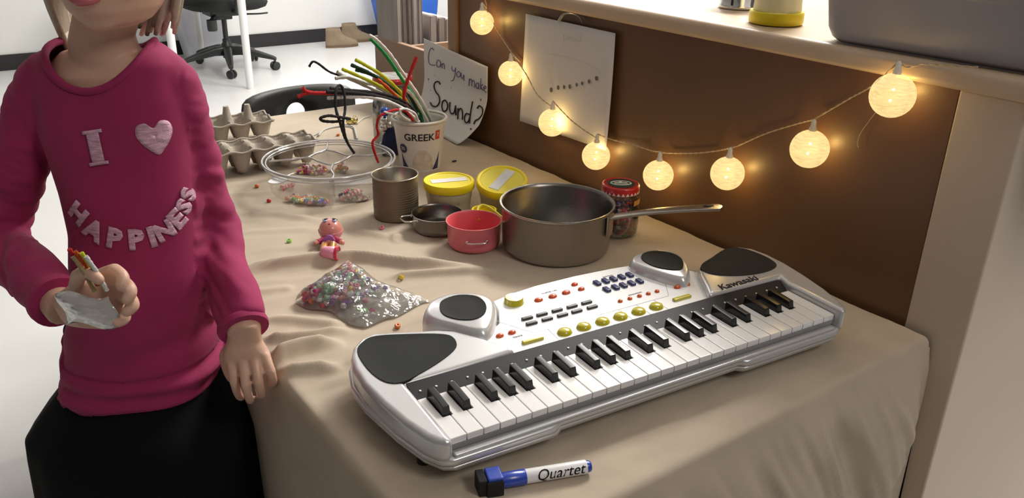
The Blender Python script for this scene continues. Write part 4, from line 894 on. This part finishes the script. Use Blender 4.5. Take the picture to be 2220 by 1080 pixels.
# outline with rounded upper corners, hole bridged by rings
def outl(a):
    c, s_ = math.cos(a), math.sin(a); hw, top, bot = .167, .768, .50
    k = 7 if s_ > 0 else 5
    hh = (top - czh) if s_ > 0 else (czh - bot)
    den = (abs(c / hw) ** k + abs(s_ / hh) ** k) ** (1 / k); x = c / den; z = czh + s_ / den
    if s_ > 0: z -= .010 * (x / hw) ** 2
    return x, z
rings = []
for f in (0, .33, .66, 1):
    rg_ = []
    for k in range(72):
        a = 2 * PI * k / 72; ox, oz = outl(a); hx, hz = cxh + rh * math.cos(a), czh + rh * math.sin(a) * 1.0
        x = hx + (ox - hx) * f; z = hz + (oz - hz) * f; rg_.append(Vector((x, -.025 + .03 * (1 - (x / .17) ** 2) + .10 * (z - .6) * .5, z)))
    rings.append(rg_)
m.loft(rings, cap=False); m.build('backrest', DARKPL, t, smooth=60, solid=.010, offs=0, bevel=0)
MB().loft([ell(0, -.16, .40, .165, .17, 40, 4), ell(0, -.16, .415, .172, .175, 40, 4), ell(0, -.16, .425, .165, .168, 40, 4)]).build('seat', DARKPL, t, smooth=60)
for sx in (-1, 1):
    MB().tube([(sx * .15, .0, .41), (sx * .15, .012, .52)], .012, 10).build('back_support', DARKPL, t, smooth=60)
    for sy in (-1, 1): MB().tube([(sx * .13, -.16 + sy * .12, .41), (sx * .165, -.16 + sy * .17, 0.0)], [.016, .011], 12).build('leg', DARKPL, t, smooth=60)
# ---------------------------------------------------------------- white table, office chair, bin, boots, blue bag
t = thing('white_table', 'white table on round legs standing near the back wall', 'table', (1.6, 6.05, 0))
MB().box((0, 0, .735), (.66, 1.15, .03)).build('table_top', WHITEMET, t, bevel=.004)
l1 = onz(543, 192, 0); l2 = onz(388, 208, 0)
for p in ((l1.x, l1.y), (l2.x, l2.y), (l1.x + .005, 6.56), (l2.x - .0, 6.56)): MB().lathe([(0, 0), (.021, 0), (.024, .01), (.026, .72), (0, .72)], 20, M=TR(p[0] - 1.6, p[1] - 6.05, 0)).build('leg', WHITEMET, t)
t = thing('office_chair', 'black swivel office chair with five castors by the wall', 'office chair', (1.955, 6.2, 0), 0)
o_ = Vector((1.99, 6.2, 0))
MB().lathe([(0, .085), (.032, .085), (.036, .10), (.036, .185), (.028, .195), (.026, .22), (.018, .22), (.018, .40), (0, .40)], 24).build('column', DARKPL, t)
fe = [onz(515, 172, 0), onz(616, 152, 0), onz(562, 128, 0), onz(430, 138, 0), onz(400, 150, 0)]
base = [(v - o_) for v in fe]; a0 = math.atan2(base[0].y, base[0].x)
for k in range(5):
    a = a0 + k * 2 * PI / 5; R_ = .335; c_, s_ = math.cos(a), math.sin(a); sx_, sy_ = -s_, c_
    rg = []
    for r, z, wd, th in ((.02, .138, .034, .055), (.10, .140, .030, .050), (.22, .116, .024, .036), (R_ - .015, .090, .018, .024), (R_ + .012, .080, .015, .018)):
        rg.append([Vector((c_ * r + sx_ * wd * i, s_ * r + sy_ * wd * i, z + th * j)) for i, j in ((-1, -.6), (1, -.6), (1, .3), (.6, .6), (-.6, .6), (-1, .3))])
    lg = MB().loft(rg).build('base_arm', DARKPL, t, bevel=.003, seg=2)
    w_ = MB(); rot = TR(c_ * R_, s_ * R_, .030, a + .9)
    for sd in (-1, 1): w_.lathe([(0, -.010), (.024, -.010), (.030, -.006), (.030, .006), (.024, .010), (0, .010)], 20, M=rot @ Matrix.Translation((0, sd * .016, 0)) @ Matrix.Rotation(PI / 2, 4, 'X'))
    w_.build('caster', DARKPL, t, smooth=40); MB().tube([(c_ * R_, s_ * R_, .045), (c_ * R_, s_ * R_, .085)], .008, 10).build('caster_stem', DARKPL, t)
MB().box((0, 0, .415), (.24, .20, .05)).box((-.02, -.02, .385), (.12, .12, .04)).build('seat_mechanism', DARKPL, t, bevel=.008)
MB().lathe([(0, 0), (.030, 0), (.034, .01), (.034, .075), (0, .08)], 20, M=TR(-.13, -.14, .305)).build('adjuster_knob', DARKPL, t)
MB().tube([(-.13, -.14, .38), (-.06, -.06, .41)], .012, 10).build('adjuster_rod', DARKPL, t)
MB().tube(cr([(.10, -.10, .40), (.2, -.14, .40), (.27, -.16, .405)], 4), .006, 8).build('lever', DARKPL, t)
FAB = mat('black_chair_fabric', (.016, .017, .017), .9, bump=.3, bscale=300)
MB().loft([ell(0, 0, .440, .24, .23, 40, 3.2), ell(0, 0, .455, .28, .255, 40, 3.4), ell(0, 0, .485, .295, .265, 40, 3.4), ell(0, 0, .51, .275, .25, 40, 3.4), ell(0, 0, .52, .22, .2, 40, 3)]).build('seat', FAB, t, smooth=60)
BKM = Matrix.Rotation(-PI / 2, 4, 'Z')
MB().loft([ell(-.02, .24, .62, .17, .03, 32, 3), ell(-.02, .26, .75, .22, .035, 32, 3), ell(-.02, .28, .95, .21, .03, 32, 3), ell(-.02, .29, 1.08, .16, .025, 32, 3)], M=BKM).build('backrest', FAB, t, smooth=60)
MB().tube(cr([(0, .15, .44), (0, .27, .46), (0, .29, .70)], 4), .02, 10, M=BKM).build('back_bar', DARKPL, t)
for sx in (-1, 1): MB().tube(cr([(sx * .22, 0, .44), (sx * .31, 0, .46), (sx * .31, 0, .64)], 4), .014, 10, M=BKM).build('arm_post', DARKPL, t); MB().box((sx * .31, 0, .66), (.08, .25, .025), M=BKM).build('armrest', DARKPL, t, bevel=.01)
t = thing('waste_bin', 'white tapered plastic bin against the wall behind the office chair', 'bin', (1.94, 6.76, 0))
MB().loft([rr(-.125, .165, -.10, .10, .03, 0), rr(-.20, .20, -.14, .14, .04, .44), rr(-.215, .215, -.15, .15, .04, .46)]).build('shell', mat('bluish_white_plastic', (.74, .75, .82), .45), t, smooth=50)
SU = mat('tan_suede', (.27, .20, .13), .85, vary=.1, vscale=20, bump=.2, bscale=120)
def boot(x, y, rz, label):
    t = thing('ankle_boot', label, 'boot', (x, y, 0), rz, None); t.scale = (1.14, 1.14, 1.08)
    def ring(z, x0, x1, hw, sq=1.0, toe=1.0):
        out = []
        for k in range(28):
            a = 2 * PI * k / 28; c_, s_ = math.cos(a), math.sin(a); xx = (x0 + x1) / 2 + (x1 - x0) / 2 * c_
            u = (xx - x0) / (x1 - x0); wv_ = hw * (1 - .30 * max(0, math.sin(u * PI * 1.0 - .4)) * (1 - toe)) ; yy = math.copysign(abs(s_) ** .8, s_) * wv_ * (.82 if u < .4 else 1)
            out.append(Vector((xx, yy, z)))
        return out
    MB().loft([ring(.0, -.062, .180, .040), ring(.012, -.064, .186, .043)]).build('sole', mat('dark_tan_sole', (.20, .13, .08), .8), t, smooth=50)
    MB().loft([ring(.012, -.062, .182, .042), ring(.030, -.064, .184, .043), ring(.048, -.062, .168, .041), ring(.064, -.060, .130, .038), ring(.080, -.058, .095, .036), ring(.100, -.056, .070, .035), ring(.125, -.056, .058, .036), ring(.148, -.052, .052, .037)], cap=False).build('upper', SU, t, smooth=180, solid=.003)
    MB().loft([ring(.135, -.050, .050, .034), ring(.137, -.049, .049, .033)]).build('opening', INKB, t)
    m_ = MB()
    for k in range(5): z = .075 + k * .013; xx = .098 - k * .011; m_.tube([(xx, -.016, z), (xx + .006, 0, z + .002), (xx, .016, z)], .0016, 6)
    m_.build('laces', SU, t)
    return t
b1 = onz(700, 96, 0); 
boot(2.985, 6.63, math.radians(-8), 'tan suede ankle boot nearer the office chair, in front of its pair')
boot(3.21, 6.80, math.radians(-12), 'tan suede ankle boot standing behind its pair near the blue bag')
t = thing('shopping_bag', 'blue shopping bag leaning on the back wall', 'bag', (3.66, 6.62, .0), math.radians(-4))
BLB = mat('blue_bag_fabric', (.015, .11, .52), .5, vary=.15, vscale=10)
MB().loft([rr(-.19, .22, -.12, .12, .02, .0), rr(-.24, .26, -.13, .13, .02, .25), rr(-.30, .30, -.10, .11, .02, .50)], cap=False).add([tuple(v) for v in rr(-.19, .22, -.12, .12, .02, .002)], [tuple(range(28))]).build('bag_body', BLB, t, smooth=50, solid=.003)
for y in (-.10, .11): MB().tube(cr([(-.12, y, .48), (-.10, y, .62), (0, y, .70), (.10, y, .62), (.12, y, .48)], 5), .008, 8, flat=.4).build('handle', BLB, t)

# ---------------------------------------------------------------- the child
def at(px, py, d): r = ray(px, py); return CAM + r / r.dot(fw) * d
B0 = at(275, 450, 1.03); ang = math.atan2(-.586, .81)
EX = Vector((math.cos(ang), math.sin(ang), 0)); EY = Vector((-EX.y, EX.x, 0))
person = thing('person', 'person in a magenta long-sleeved shirt with pink sequin lettering and black skirt beside the table', 'person', (B0.x, B0.y, 0), ang)
def lc(px, py, off):
    r = ray(px, py); t_ = ((B0 + EY * off - CAM).dot(EY)) / r.dot(EY); P_ = CAM + r * t_ - Vector((B0.x, B0.y, 0))
    return Vector((P_.dot(EX), off, P_.z))
def remesh(mb, name, voxel, m_, smooth_it=6, parent=None, disp=None):
    o = mb.build(name, m_, None, smooth=180)
    md = o.modifiers.new('r', 'REMESH'); md.mode = 'VOXEL'; md.voxel_size = voxel; md.use_smooth_shade = True
    ms = o.modifiers.new('s', 'SMOOTH'); ms.iterations = smooth_it; ms.factor = .5
    dg = bpy.context.evaluated_depsgraph_get(); dg.update()
    me = bpy.data.meshes.new_from_object(o.evaluated_get(dg)); bpy.data.objects.remove(o)
    if disp:
        me.update(); ns = [v.normal.copy() for v in me.vertices]
        for v, n in zip(me.vertices, ns): v.co += n * disp(v.co, n)
    me.materials.clear(); me.materials.append(m_)
    me.polygons.foreach_set('use_smooth', [True] * len(me.polygons)); me.name = name
    o = bpy.data.objects.new(name, me); COL.objects.link(o); o.parent = parent; return o
# joints, local: x to the child's left, y away from the camera, z up
chin = lc(200, 66, -.075)
head = Vector((chin.x + .004, -.012, chin.z + .085))
hb = MB()
# head: rings from chin to crown
hr = []
for z, a, bf, bb in ((-.088, .018, .038, .0), (-.080, .034, .062, .02), (-.066, .046, .074, .05), (-.045, .056, .079, .072), (-.020, .063, .080, .082), (.010, .067, .079, .088), (.040, .067, .078, .090), (.070, .058, .066, .080), (.090, .040, .045, .058), (.100, .016, .018, .025)):
    ring_ = []
    for k in range(32):
        q = 2 * PI * k / 32; s_ = math.sin(q); ring_.append(Vector((head.x + a * math.cos(q), head.y + (bb if s_ > 0 else bf) * s_ * (1 if s_ > 0 else 1), head.z + z)))
    hr.append(ring_)
hb.loft(hr)
hb.sphere((head.x, head.y - .083, head.z - .022), .010, 12, sc=(1, 1.2, 1.2)); hb.tube([(head.x, head.y - .076, head.z + .005), (head.x, head.y - .086, head.z - .020)], [.006, .008], 10)
hb.sphere((head.x, head.y - .072, head.z - .050), .013, 12, sc=(1.5, .8, .7)); hb.sphere((head.x, head.y - .052, head.z - .074), .015, 16, sc=(1.3, .9, .9))
for sx in (-1, 1): hb.sphere((head.x + sx * .066, head.y + .008, head.z - .01), .018, 12, sc=(.35, .7, 1.1)); hb.sphere((head.x + sx * .030, head.y - .054, head.z - .032), .021, 16, sc=(1.1, .75, 1.1)); hb.sphere((head.x + sx * .029, head.y - .058, head.z + .022), .016, 12, sc=(1.4, .8, .6))
neck = Vector((.0, .012, 1.09))
hb.loft([ell(.004, .014, 1.03, .055, .045, 24), ell(.002, .012, 1.085, .042, .041, 24), ell(.002, .008, 1.125, .035, .038, 24), ell(head.x - .004, head.y + .014, head.z - .04, .036, .044, 24)])
# trunk and legs under the clothes
hb.loft([ell(.002, .012, 1.108, .050, .035, 28), ell(.004, .010, 1.085, .078, .045, 28), ell(.008, .008, 1.0, .074, .058, 28), ell(.014, .005, .86, .072, .060, 28), ell(-.005, .0, .72, .074, .064, 28), ell(-.01, 0, .62, .085, .065, 28), ell(-.01, 0, .56, .085, .06, 28)])
for sx in (-1, 1):
    hb.tube([(-.01 + sx * .048, 0, .60), (-.01 + sx * .052, -.005, .33), (-.01 + sx * .052, .005, .20), (-.01 + sx * .052, .01, .05)], [.055, .038, .034, .024], 16)
    hb.tube([(-.01 + sx * .052, .02, .035), (-.01 + sx * .056, -.08, .022)], [.028, .024], 14)
# left arm (picture right)
SH = Vector((.068, .014, 1.068)); EL = lc(468, 505, .024); WR = lc(531, 722, -.095); UM = lc(416, 330, .024)
hb.tube(cr([SH, UM, EL, (EL + WR) / 2, WR], 4), [.028] * 6 + [.024] * 5 + [.020] * 6, 14)
def hand(hb, W, fingers, palm, thumb, rf=.0058):
    """W wrist, palm: list of (point, half width dir, thickness), fingers: joint chains"""
    rg = []
    for c, sd, w_, th, nrm in palm:
        c = Vector(c); sd = Vector(sd).normalized(); nr = Vector(nrm).normalized()
        rg.append([c + sd * w_ * math.copysign(abs(math.cos(q)) ** .7, math.cos(q)) + nr * th * math.sin(q) for q in [2 * PI * k / 20 for k in range(20)]])
    hb.loft(rg)
    for f in fingers + [thumb]:
        C = cr(f, 4); n = len(C); hb.tube(C, [rf * (1.12 - .32 * i / (n - 1)) for i in range(n)], 12); hb.sphere(C[-1], rf * .80, 12); hb.sphere(C[4], rf * 1.14, 10)
W = WR; ht = -.100
K1 = [lc(502, 800, ht), lc(528, 806, ht - .006), lc(552, 803, ht - .006), lc(577, 790, ht)]
mid = lambda a, b, f=.5: a.lerp(b, f)
nrm = Vector((0, -1, .25)); sdv = (K1[3] - K1[0])
palm = [(WR + Vector((0, 0, .012)), (1, 0, 0), .017, .013, nrm), (lc(530, 740, ht + .012), (1, 0, .02), .0215, .0145, nrm), (lc(534, 765, ht + .008), (1, 0, .06), .028, .014, nrm), (lc(537, 786, ht + .006), (1, 0, .08), .030, .011, nrm), (lc(539, 796, ht + .008), (1, 0, .1), .026, .007, nrm)]
K1 = [lc(500, 786, ht), lc(525, 792, ht - .006), lc(551, 789, ht - .006), lc(575, 778, ht)]
fing = [[K1[0] + Vector((0, .004, .002)), lc(508, 826, ht - .010), lc(517, 856, ht - .002), lc(524, 862, ht + .014)],
        [K1[1] + Vector((0, .004, .002)), lc(533, 836, ht - .018), lc(541, 866, ht - .010), lc(545, 866, ht + .008)],
        [K1[2] + Vector((0, .004, .002)), lc(561, 828, ht - .016), lc(566, 854, ht - .008), lc(567, 856, ht + .010)],
        [K1[3] + Vector((-.001, .004, .002)), lc(587, 806, ht - .008), lc(592, 828, ht), lc(589, 834, ht + .014)]]
thumb = [lc(498, 752, ht + .016), lc(486, 770, ht + .022), lc(490, 800, ht + .030), lc(500, 822, ht + .034)]
hand(hb, WR, fing, palm, thumb)
# right arm (picture left) bent in front of the belly
SR = Vector((-.072, .012, 1.066)); ER = Vector((-.150, -.02, .885)); W2 = lc(140, 672, -.165)
hb.tube(cr([SR, (SR + ER) / 2 + Vector((-.01, 0, 0)), ER, (ER + W2) / 2, W2], 4), [.028] * 6 + [.024] * 5 + [.019] * 6, 14)
h2 = -.175
p0, p1, p2_ = W2, lc(185, 665, h2), lc(232, 640, h2)
up = Vector((.25, 0, 1)); fwd = (p2_ - p0).normalized(); nr2 = Vector((0, -1, .1))
sd2 = nr2.cross(fwd).normalized()
palm2 = [(p0, sd2, .019, .015, nr2), (lc(165, 668, h2), sd2, .024, .016, nr2), (p1 + fwd * .012, sd2, .031, .015, nr2), (p2_ - fwd * .004, sd2, .031, .012, nr2), (p2_ + fwd * .004, sd2, .024, .007, nr2)]
def kn2(px, py, o_): return lc(px, py, h2 + o_)
fing2 = [[kn2(220, 598, 0), kn2(248, 588, -.016), kn2(267, 603, -.027), kn2(262, 620, -.034)],
         [kn2(230, 618, 0), kn2(264, 612, -.018), kn2(284, 631, -.029), kn2(275, 649, -.036)],
         [kn2(236, 640, 0), kn2(272, 641, -.018), kn2(289, 661, -.028), kn2(275, 676, -.035)],
         [kn2(232, 663, 0), kn2(259, 671, -.015), kn2(270, 690, -.024), kn2(254, 699, -.031)]]
thumb2 = [kn2(165, 630, -.004), kn2(170, 600, -.022), kn2(190, 590, -.036), kn2(214, 606, -.044)]
hand(hb, W2, fing2, palm2, thumb2, .0074)
body_o = remesh(hb, 'body', .0022, SKIN, 4, person)
# lips, eyes, hair
m = MB(); m.tube(cr([(head.x - .020, head.y - .076, head.z - .0445), (head.x - .006, head.y - .0835, head.z - .0425), (head.x + .006, head.y - .0835, head.z - .0425), (head.x + .020, head.y - .076, head.z - .0445)], 4), [.0015, .002, .003, .0035, .0036, .0036, .0036, .0036, .0036, .0035, .003, .002, .0015], 8)
m.tube(cr([(head.x - .016, head.y - .076, head.z - .052), (head.x, head.y - .084, head.z - .0535), (head.x + .016, head.y - .076, head.z - .052)], 4), [.0015, .003, .004, .0045, .0046, .0045, .004, .003, .0015], 8)
m.build('lips', mat('lip_pink', (.52, .13, .15), .4), person, smooth=180)
m = MB()
for sx in (-1, 1): m.sphere((head.x + sx * .027, head.y - .068, head.z + .006), .0095, 16, sc=(1.25, .7, .62))
e_ = m.build('eyes', mat('eye_white', (.8, .8, .78), .2), person, smooth=180)
m = MB()
for sx in (-1, 1): m.sphere((head.x + sx * .027, head.y - .0733, head.z + .006), .0048, 12, sc=(1, .4, 1))
m.build('iris', mat('iris_brown', (.05, .03, .02), .2), e_, smooth=180)
HAIR = mat('blond_hair', (.66, .58, .46), .6, vary=.2, vscale=40, stretch=(8, 8, .6), bump=.5, bscale=200)
m = MB(); rg = []
for z, a, bf, bb in ((-.03, .073, .015, .100), (.01, .077, .04, .106), (.045, .078, .078, .108), (.075, .070, .078, .098), (.098, .050, .055, .070), (.112, .018, .02, .028)):
    rg.append([Vector((head.x + a * math.cos(q), head.y + .004 + (bb if math.sin(q) > 0 else bf) * math.sin(q), head.z + z)) for q in [2 * PI * k / 32 for k in range(32)]])
m.loft(rg)
rs = random.Random(5)
for k in range(120):
    side = 1 if k % 2 else -1; u = rs.random()
    st0 = Vector((head.x + side * (.066 - .010 * u), head.y - .02 + .09 * u, head.z + .02))
    px_, py_ = rs.uniform(268, 378), rs.uniform(28, 80)
    e1 = lc(px_, py_, .03 + .07 * u) if side > 0 else Vector((head.x - .085 - .02 * u, .04 + .05 * u, 1.08))
    m.tube(cr([st0, st0.lerp(e1, .5) + Vector((side * .012, 0, .006)), e1], 6), [.0050] * 6 + [.0044] * 5 + [.0036, .0026], 6)
m.build('hair', HAIR, person, smooth=180)
# shirt
sb = MB()
def tring(cx, cy, z, a, b, p=2.3): return ell(cx, cy, z, a, b, 48, p)
sb.loft([tring(.001, .012, 1.122, .050, .040, 2), tring(.001, .012, 1.114, .066, .046), tring(.003, .012, 1.098, .083, .052), tring(.005, .010, 1.060, .088, .062), tring(.008, .006, 1.005, .086, .071), tring(.013, .002, .950, .082, .077), tring(.016, -.002, .900, .080, .081), tring(.015, -.006, .855, .084, .086), tring(.010, -.006, .815, .088, .090), tring(.0, -.002, .765, .091, .094), tring(-.008, -.002, .720, .096, .098), tring(-.014, -.002, .674, .100, .101, 2.1)])
sb.tube(cr([Vector((.045, .012, 1.077)), SH, UM, EL, (EL + WR) / 2, WR + (EL - WR) * .07], 5), [.036] * 4 + [.035] * 4 + [.032] * 4 + [.030] * 6 + [.029] * 5 + [.0285] * 3, 24)
sb.tube(cr([Vector((-.050, .012, 1.075)), SR, (SR + ER) / 2 + Vector((-.008, 0, 0)), ER, (ER + W2) / 2, W2 + (ER - W2) * .12], 5), [.036] * 4 + [.037] * 4 + [.034] * 4 + [.033] * 6 + [.031] * 5 + [.028] * 3, 24)
def folds(co, n):
    x, y, z = co; d = 0
    if x > .092 or x < -.085:      # sleeves: rings of creases round the elbow
        d += .0075 * noise.noise(Vector((x * 14, y * 14, z * 48 + x * 25))) * (1 if z < .97 else .3) + .0022 * noise.noise(Vector((x * 40, y * 30, z * 95 + x * 60)))
    else:
        lowf = max(0, min(1, (.86 - z) / .16))
        d += .010 * lowf * noise.noise(Vector((x * 9 + z * 6, y * 4, z * 30 - x * 10))) + .002 * noise.noise(Vector((x * 14, y * 10, z * 12)))
        if z < .73: d += .0035 * math.sin(z * 230 + x * 10)
        d += .0035 * math.exp(-((z - (1.05 - abs(x) * .5)) / .02) ** 2) * noise.noise(Vector((x * 25, 3, z * 8)))
    return d
shirt = remesh(sb, 'shirt', .0034, SHIRT, 9, person, folds)
# neck opening: cut the shirt above the collar line
bm = bmesh.new(); bm.from_mesh(shirt.data)
ncx = .0
def over(co): return co.z - (1.072 + (co.y + .055) * .24 + 10 * (co.x - ncx) ** 2)
dele = [v for v in bm.verts if over(v.co) > 0 and abs(v.co.x - ncx) < .075]
bm.normal_update(); dele += [v for v in bm.verts if v.co.z < .700 and v.normal.z < -.75]
bmesh.ops.delete(bm, geom=list(set(dele)), context='VERTS'); bm.to_mesh(shirt.data)
edge_ = sorted([v.co.copy() for v in bm.verts if v.is_boundary and v.co.z > 1.03 and abs(v.co.x - ncx) < .085], key=lambda c: math.atan2(c.y - .01, c.x - ncx)); bm.free()
tree = BVHTree.FromPolygons([v.co.copy() for v in shirt.data.vertices], [tuple(p.vertices) for p in shirt.data.polygons])
# ribbed collar follows the opening
nb = 48; ring_ = []
for k in range(nb):
    a = -PI + 2 * PI * (k + .5) / nb; near = sorted(edge_, key=lambda c: abs((math.atan2(c.y - .01, c.x - ncx) - a + PI) % (2 * PI) - PI))[:7]
    ring_.append(sum(near, Vector()) / len(near))
ring_ = [sum((ring_[(k + j) % nb] for j in range(-2, 3)), Vector()) / 5 for k in range(nb)]
m = MB(); m.tube(ring_, .0045, 8, closed=True); m.build('collar', SHIRT, shirt, smooth=180)
for A_, B_, r_ in ((WR + (EL - WR) * .03, WR + (EL - WR) * .085, .0295), (W2 + (ER - W2) * .09, W2 + (ER - W2) * .15, .0295)): MB().tube([A_, A_.lerp(B_, .5), B_], [r_, r_ + .0008, r_], 28).build('cuff', SHIRT, shirt, smooth=60)
# sequin letters laid on the cloth of the shirt
PINV = Matrix.LocRotScale(person.location, person.rotation_euler, None).inverted()
def patch(o, cpx, cpy, rot, s_):
    # anchor on the cloth, then lay the outline down along the cloth's own normal
    c0 = PINV @ CAM; dr = (PINV.to_3x3() @ ray(cpx, cpy)).normalized(); a_, n_, _, _ = tree.ray_cast(c0, dr)
    n_ = Vector((n_.x, n_.y, n_.z * .5)).normalized(); n_ = (n_ + Vector((a_.x * 3, -1, 0)).normalized()).normalized()
    rt = n_.cross(Vector((0, 0, -1))).normalized() * 1.0; up_ = rt.cross(-n_).normalized()
    if rt.x < 0: rt = -rt
    if up_.z < 0: up_ = -up_
    rc, rsn = math.cos(rot), math.sin(rot)
    for v in o.data.vertices:
        x, y = v.co.x * s_[0], v.co.y * s_[1]; q = a_ + rt * (x * rc - y * rsn) + up_ * (x * rsn + y * rc)
        h_, hn, _, _ = tree.ray_cast(q + n_ * .06, -n_)
        v.co = (h_ + n_ * .0012) if h_ else q
    o.data.update()
def letter(ch, px, py, rot, size, nm='sequin_letter'):
    cu = bpy.data.curves.new(nm, 'FONT'); cu.body = ch; cu.size = 1; cu.align_x = 'CENTER'; cu.align_y = 'CENTER'; cu.offset = .06; cu.resolution_u = 2
    t_ = bpy.data.objects.new(nm, cu); COL.objects.link(t_); me = bpy.data.meshes.new_from_object(t_.evaluated_get(bpy.context.evaluated_depsgraph_get())); bpy.data.objects.remove(t_)
    bm = bmesh.new(); bm.from_mesh(me); bmesh.ops.triangulate(bm, faces=bm.faces)
    for _ in range(3): bmesh.ops.subdivide_edges(bm, edges=[e for e in bm.edges if e.calc_length() > .12], cuts=1); bmesh.ops.triangulate(bm, faces=bm.faces)
    bm.to_mesh(me); bm.free(); me.materials.clear(); me.materials.append(SEQ)
    o = bpy.data.objects.new(nm, me); COL.objects.link(o); o.parent = person; patch(o, px, py, rot, (size, size))
    md = o.modifiers.new('s', 'SOLIDIFY'); md.thickness = .0012; md.offset = 1
def slab(pts, px, py, rot, s_, nm):
    m = MB(); P_ = cr2(pts, 6); n = len(P_); cx = sum(p[0] for p in P_) / n; cy = sum(p[1] for p in P_) / n
    rings_ = [[Vector((cx + (x - cx) * f, cy + (y - cy) * f, 0)) for x, y in P_] for f in (1, .75, .5, .25, .02)]
    m.loft(rings_, cap=False); o = m.build(nm, SEQ, person, smooth=180); patch(o, px, py, rot, (s_, s_)); md = o.modifiers.new('s', 'SOLIDIFY'); md.thickness = .0012; md.offset = 1
m = MB()
for x0, x1, y0, y1 in ((-.30, .30, .42, .52), (-.19, .19, -.42, .42), (-.30, .30, -.52, -.42)): m.grid(lambda u, v: (x0 + (x1 - x0) * u, y0 + (y1 - y0) * v, 0), 8, 14 if y1 - y0 > .5 else 3)
o = m.build('sequin_letter', SEQ, person, smooth=180); patch(o, 208, 320, math.radians(9), (.036, .037)); md = o.modifiers.new('s', 'SOLIDIFY'); md.thickness = .0012; md.offset = 1
slab([(0, .26), (.20, .42), (.42, .36), (.48, .12), (.36, -.14), (.16, -.36), (0, -.48), (-.16, -.36), (-.36, -.14), (-.48, .12), (-.42, .36), (-.20, .42)], 337, 298, math.radians(4), .041, 'sequin_heart')
for ch, px, py, rot in (('H', 170, 464, -42), ('A', 204, 500, -30), ('P', 248, 518, -14), ('P', 295, 521, -2), ('I', 330, 515, 8), ('N', 357, 501, 20), ('E', 384, 476, 34), ('S', 399, 448, 48), ('S', 408, 421, 58)): letter(ch, px, py, math.radians(rot), .031 if ch not in 'SN' else .028)
# skirt and shoes
sk = MB(); rg = []
for i in range(16):
    f = i / 15; z = .765 - .42 * f; gq = min(1, max(0, f - .17) * 6); a, b = .0865 + .056 * gq ** .8 + .010 * f, .078 + .022 * gq + .03 * f; rg.append([Vector((-.012 + a * (1 + .035 * f * math.sin(q * 11)) * math.cos(q), -.004 - .030 * gq + b * (1 + .035 * f * math.sin(q * 11)) * math.sin(q), z)) for q in [2 * PI * k / 88 for k in range(88)]])
sk.loft(rg, cap=False); sk.build('skirt', SKIRT, person, smooth=180, solid=.002)
for sx in (-1, 1): MB().loft([ell(-.01 + sx * .054, -.03, 0.002, .034, .085, 24, 2.6), ell(-.01 + sx * .054, -.03, .03, .034, .085, 24, 2.6), ell(-.01 + sx * .054, -.01, .058, .032, .055, 24, 2.4), ell(-.01 + sx * .052, .012, .075, .030, .033, 24)]).build('shoe', BLACKRUB, person, smooth=60)
# what the right hand is holding
hc = lc(205, 655, h2 - .030)
t = thing('plastic_pouch', 'small clear grey plastic pouch held in the raised hand', 'pouch', person.matrix_basis @ hc if False else Matrix.LocRotScale(person.location, person.rotation_euler, None) @ hc, ang)
def pz(u, v, s_): e = min(u, 1 - u, v, 1 - v) * 2; return ((u - .5) * .055 - .008 + .004 * math.sin(v * 5), -s_ * .007 * min(1, e * 2) ** .5, (v - .5) * .036 - .010 + .004 * math.sin(u * 6))
MB().grid(lambda u, v: pz(u, v, 1), 20, 18).grid(lambda u, v: pz(u, v, -1), 20, 18).build('pouch_film', clear('grey_pouch_plastic', (.75, .75, .78), .10, .18, .45, bump=.8, bscale=50), t, smooth=180)
PMT = Matrix.LocRotScale(person.location, person.rotation_euler, None)
for i, (c_, a_, b_, lb) in enumerate((('red', (150, 540), (200, 622), 'red pipe cleaner in the raised hand, leftmost of the bunch'), ('orange red', (163, 545), (212, 618), 'orange-red pipe cleaner in the raised hand'), ('yellow green', (176, 548), (226, 622), 'lime pipe cleaner in the raised hand'), ('white', (186, 556), (232, 630), 'white pipe cleaner in the raised hand'), ('gold', (158, 556), (206, 632), 'tan pipe cleaner in the raised hand'))):
    A_, B_ = PMT @ lc(a_[0], a_[1], h2 - .045), PMT @ lc(b_[0], b_[1], h2 - .030 - .002 * i); chenille([A_, A_.lerp(B_, .5) + Vector((0, 0, .003)), B_], c_, lb, .0022, 'pipe cleaners held in the hand')
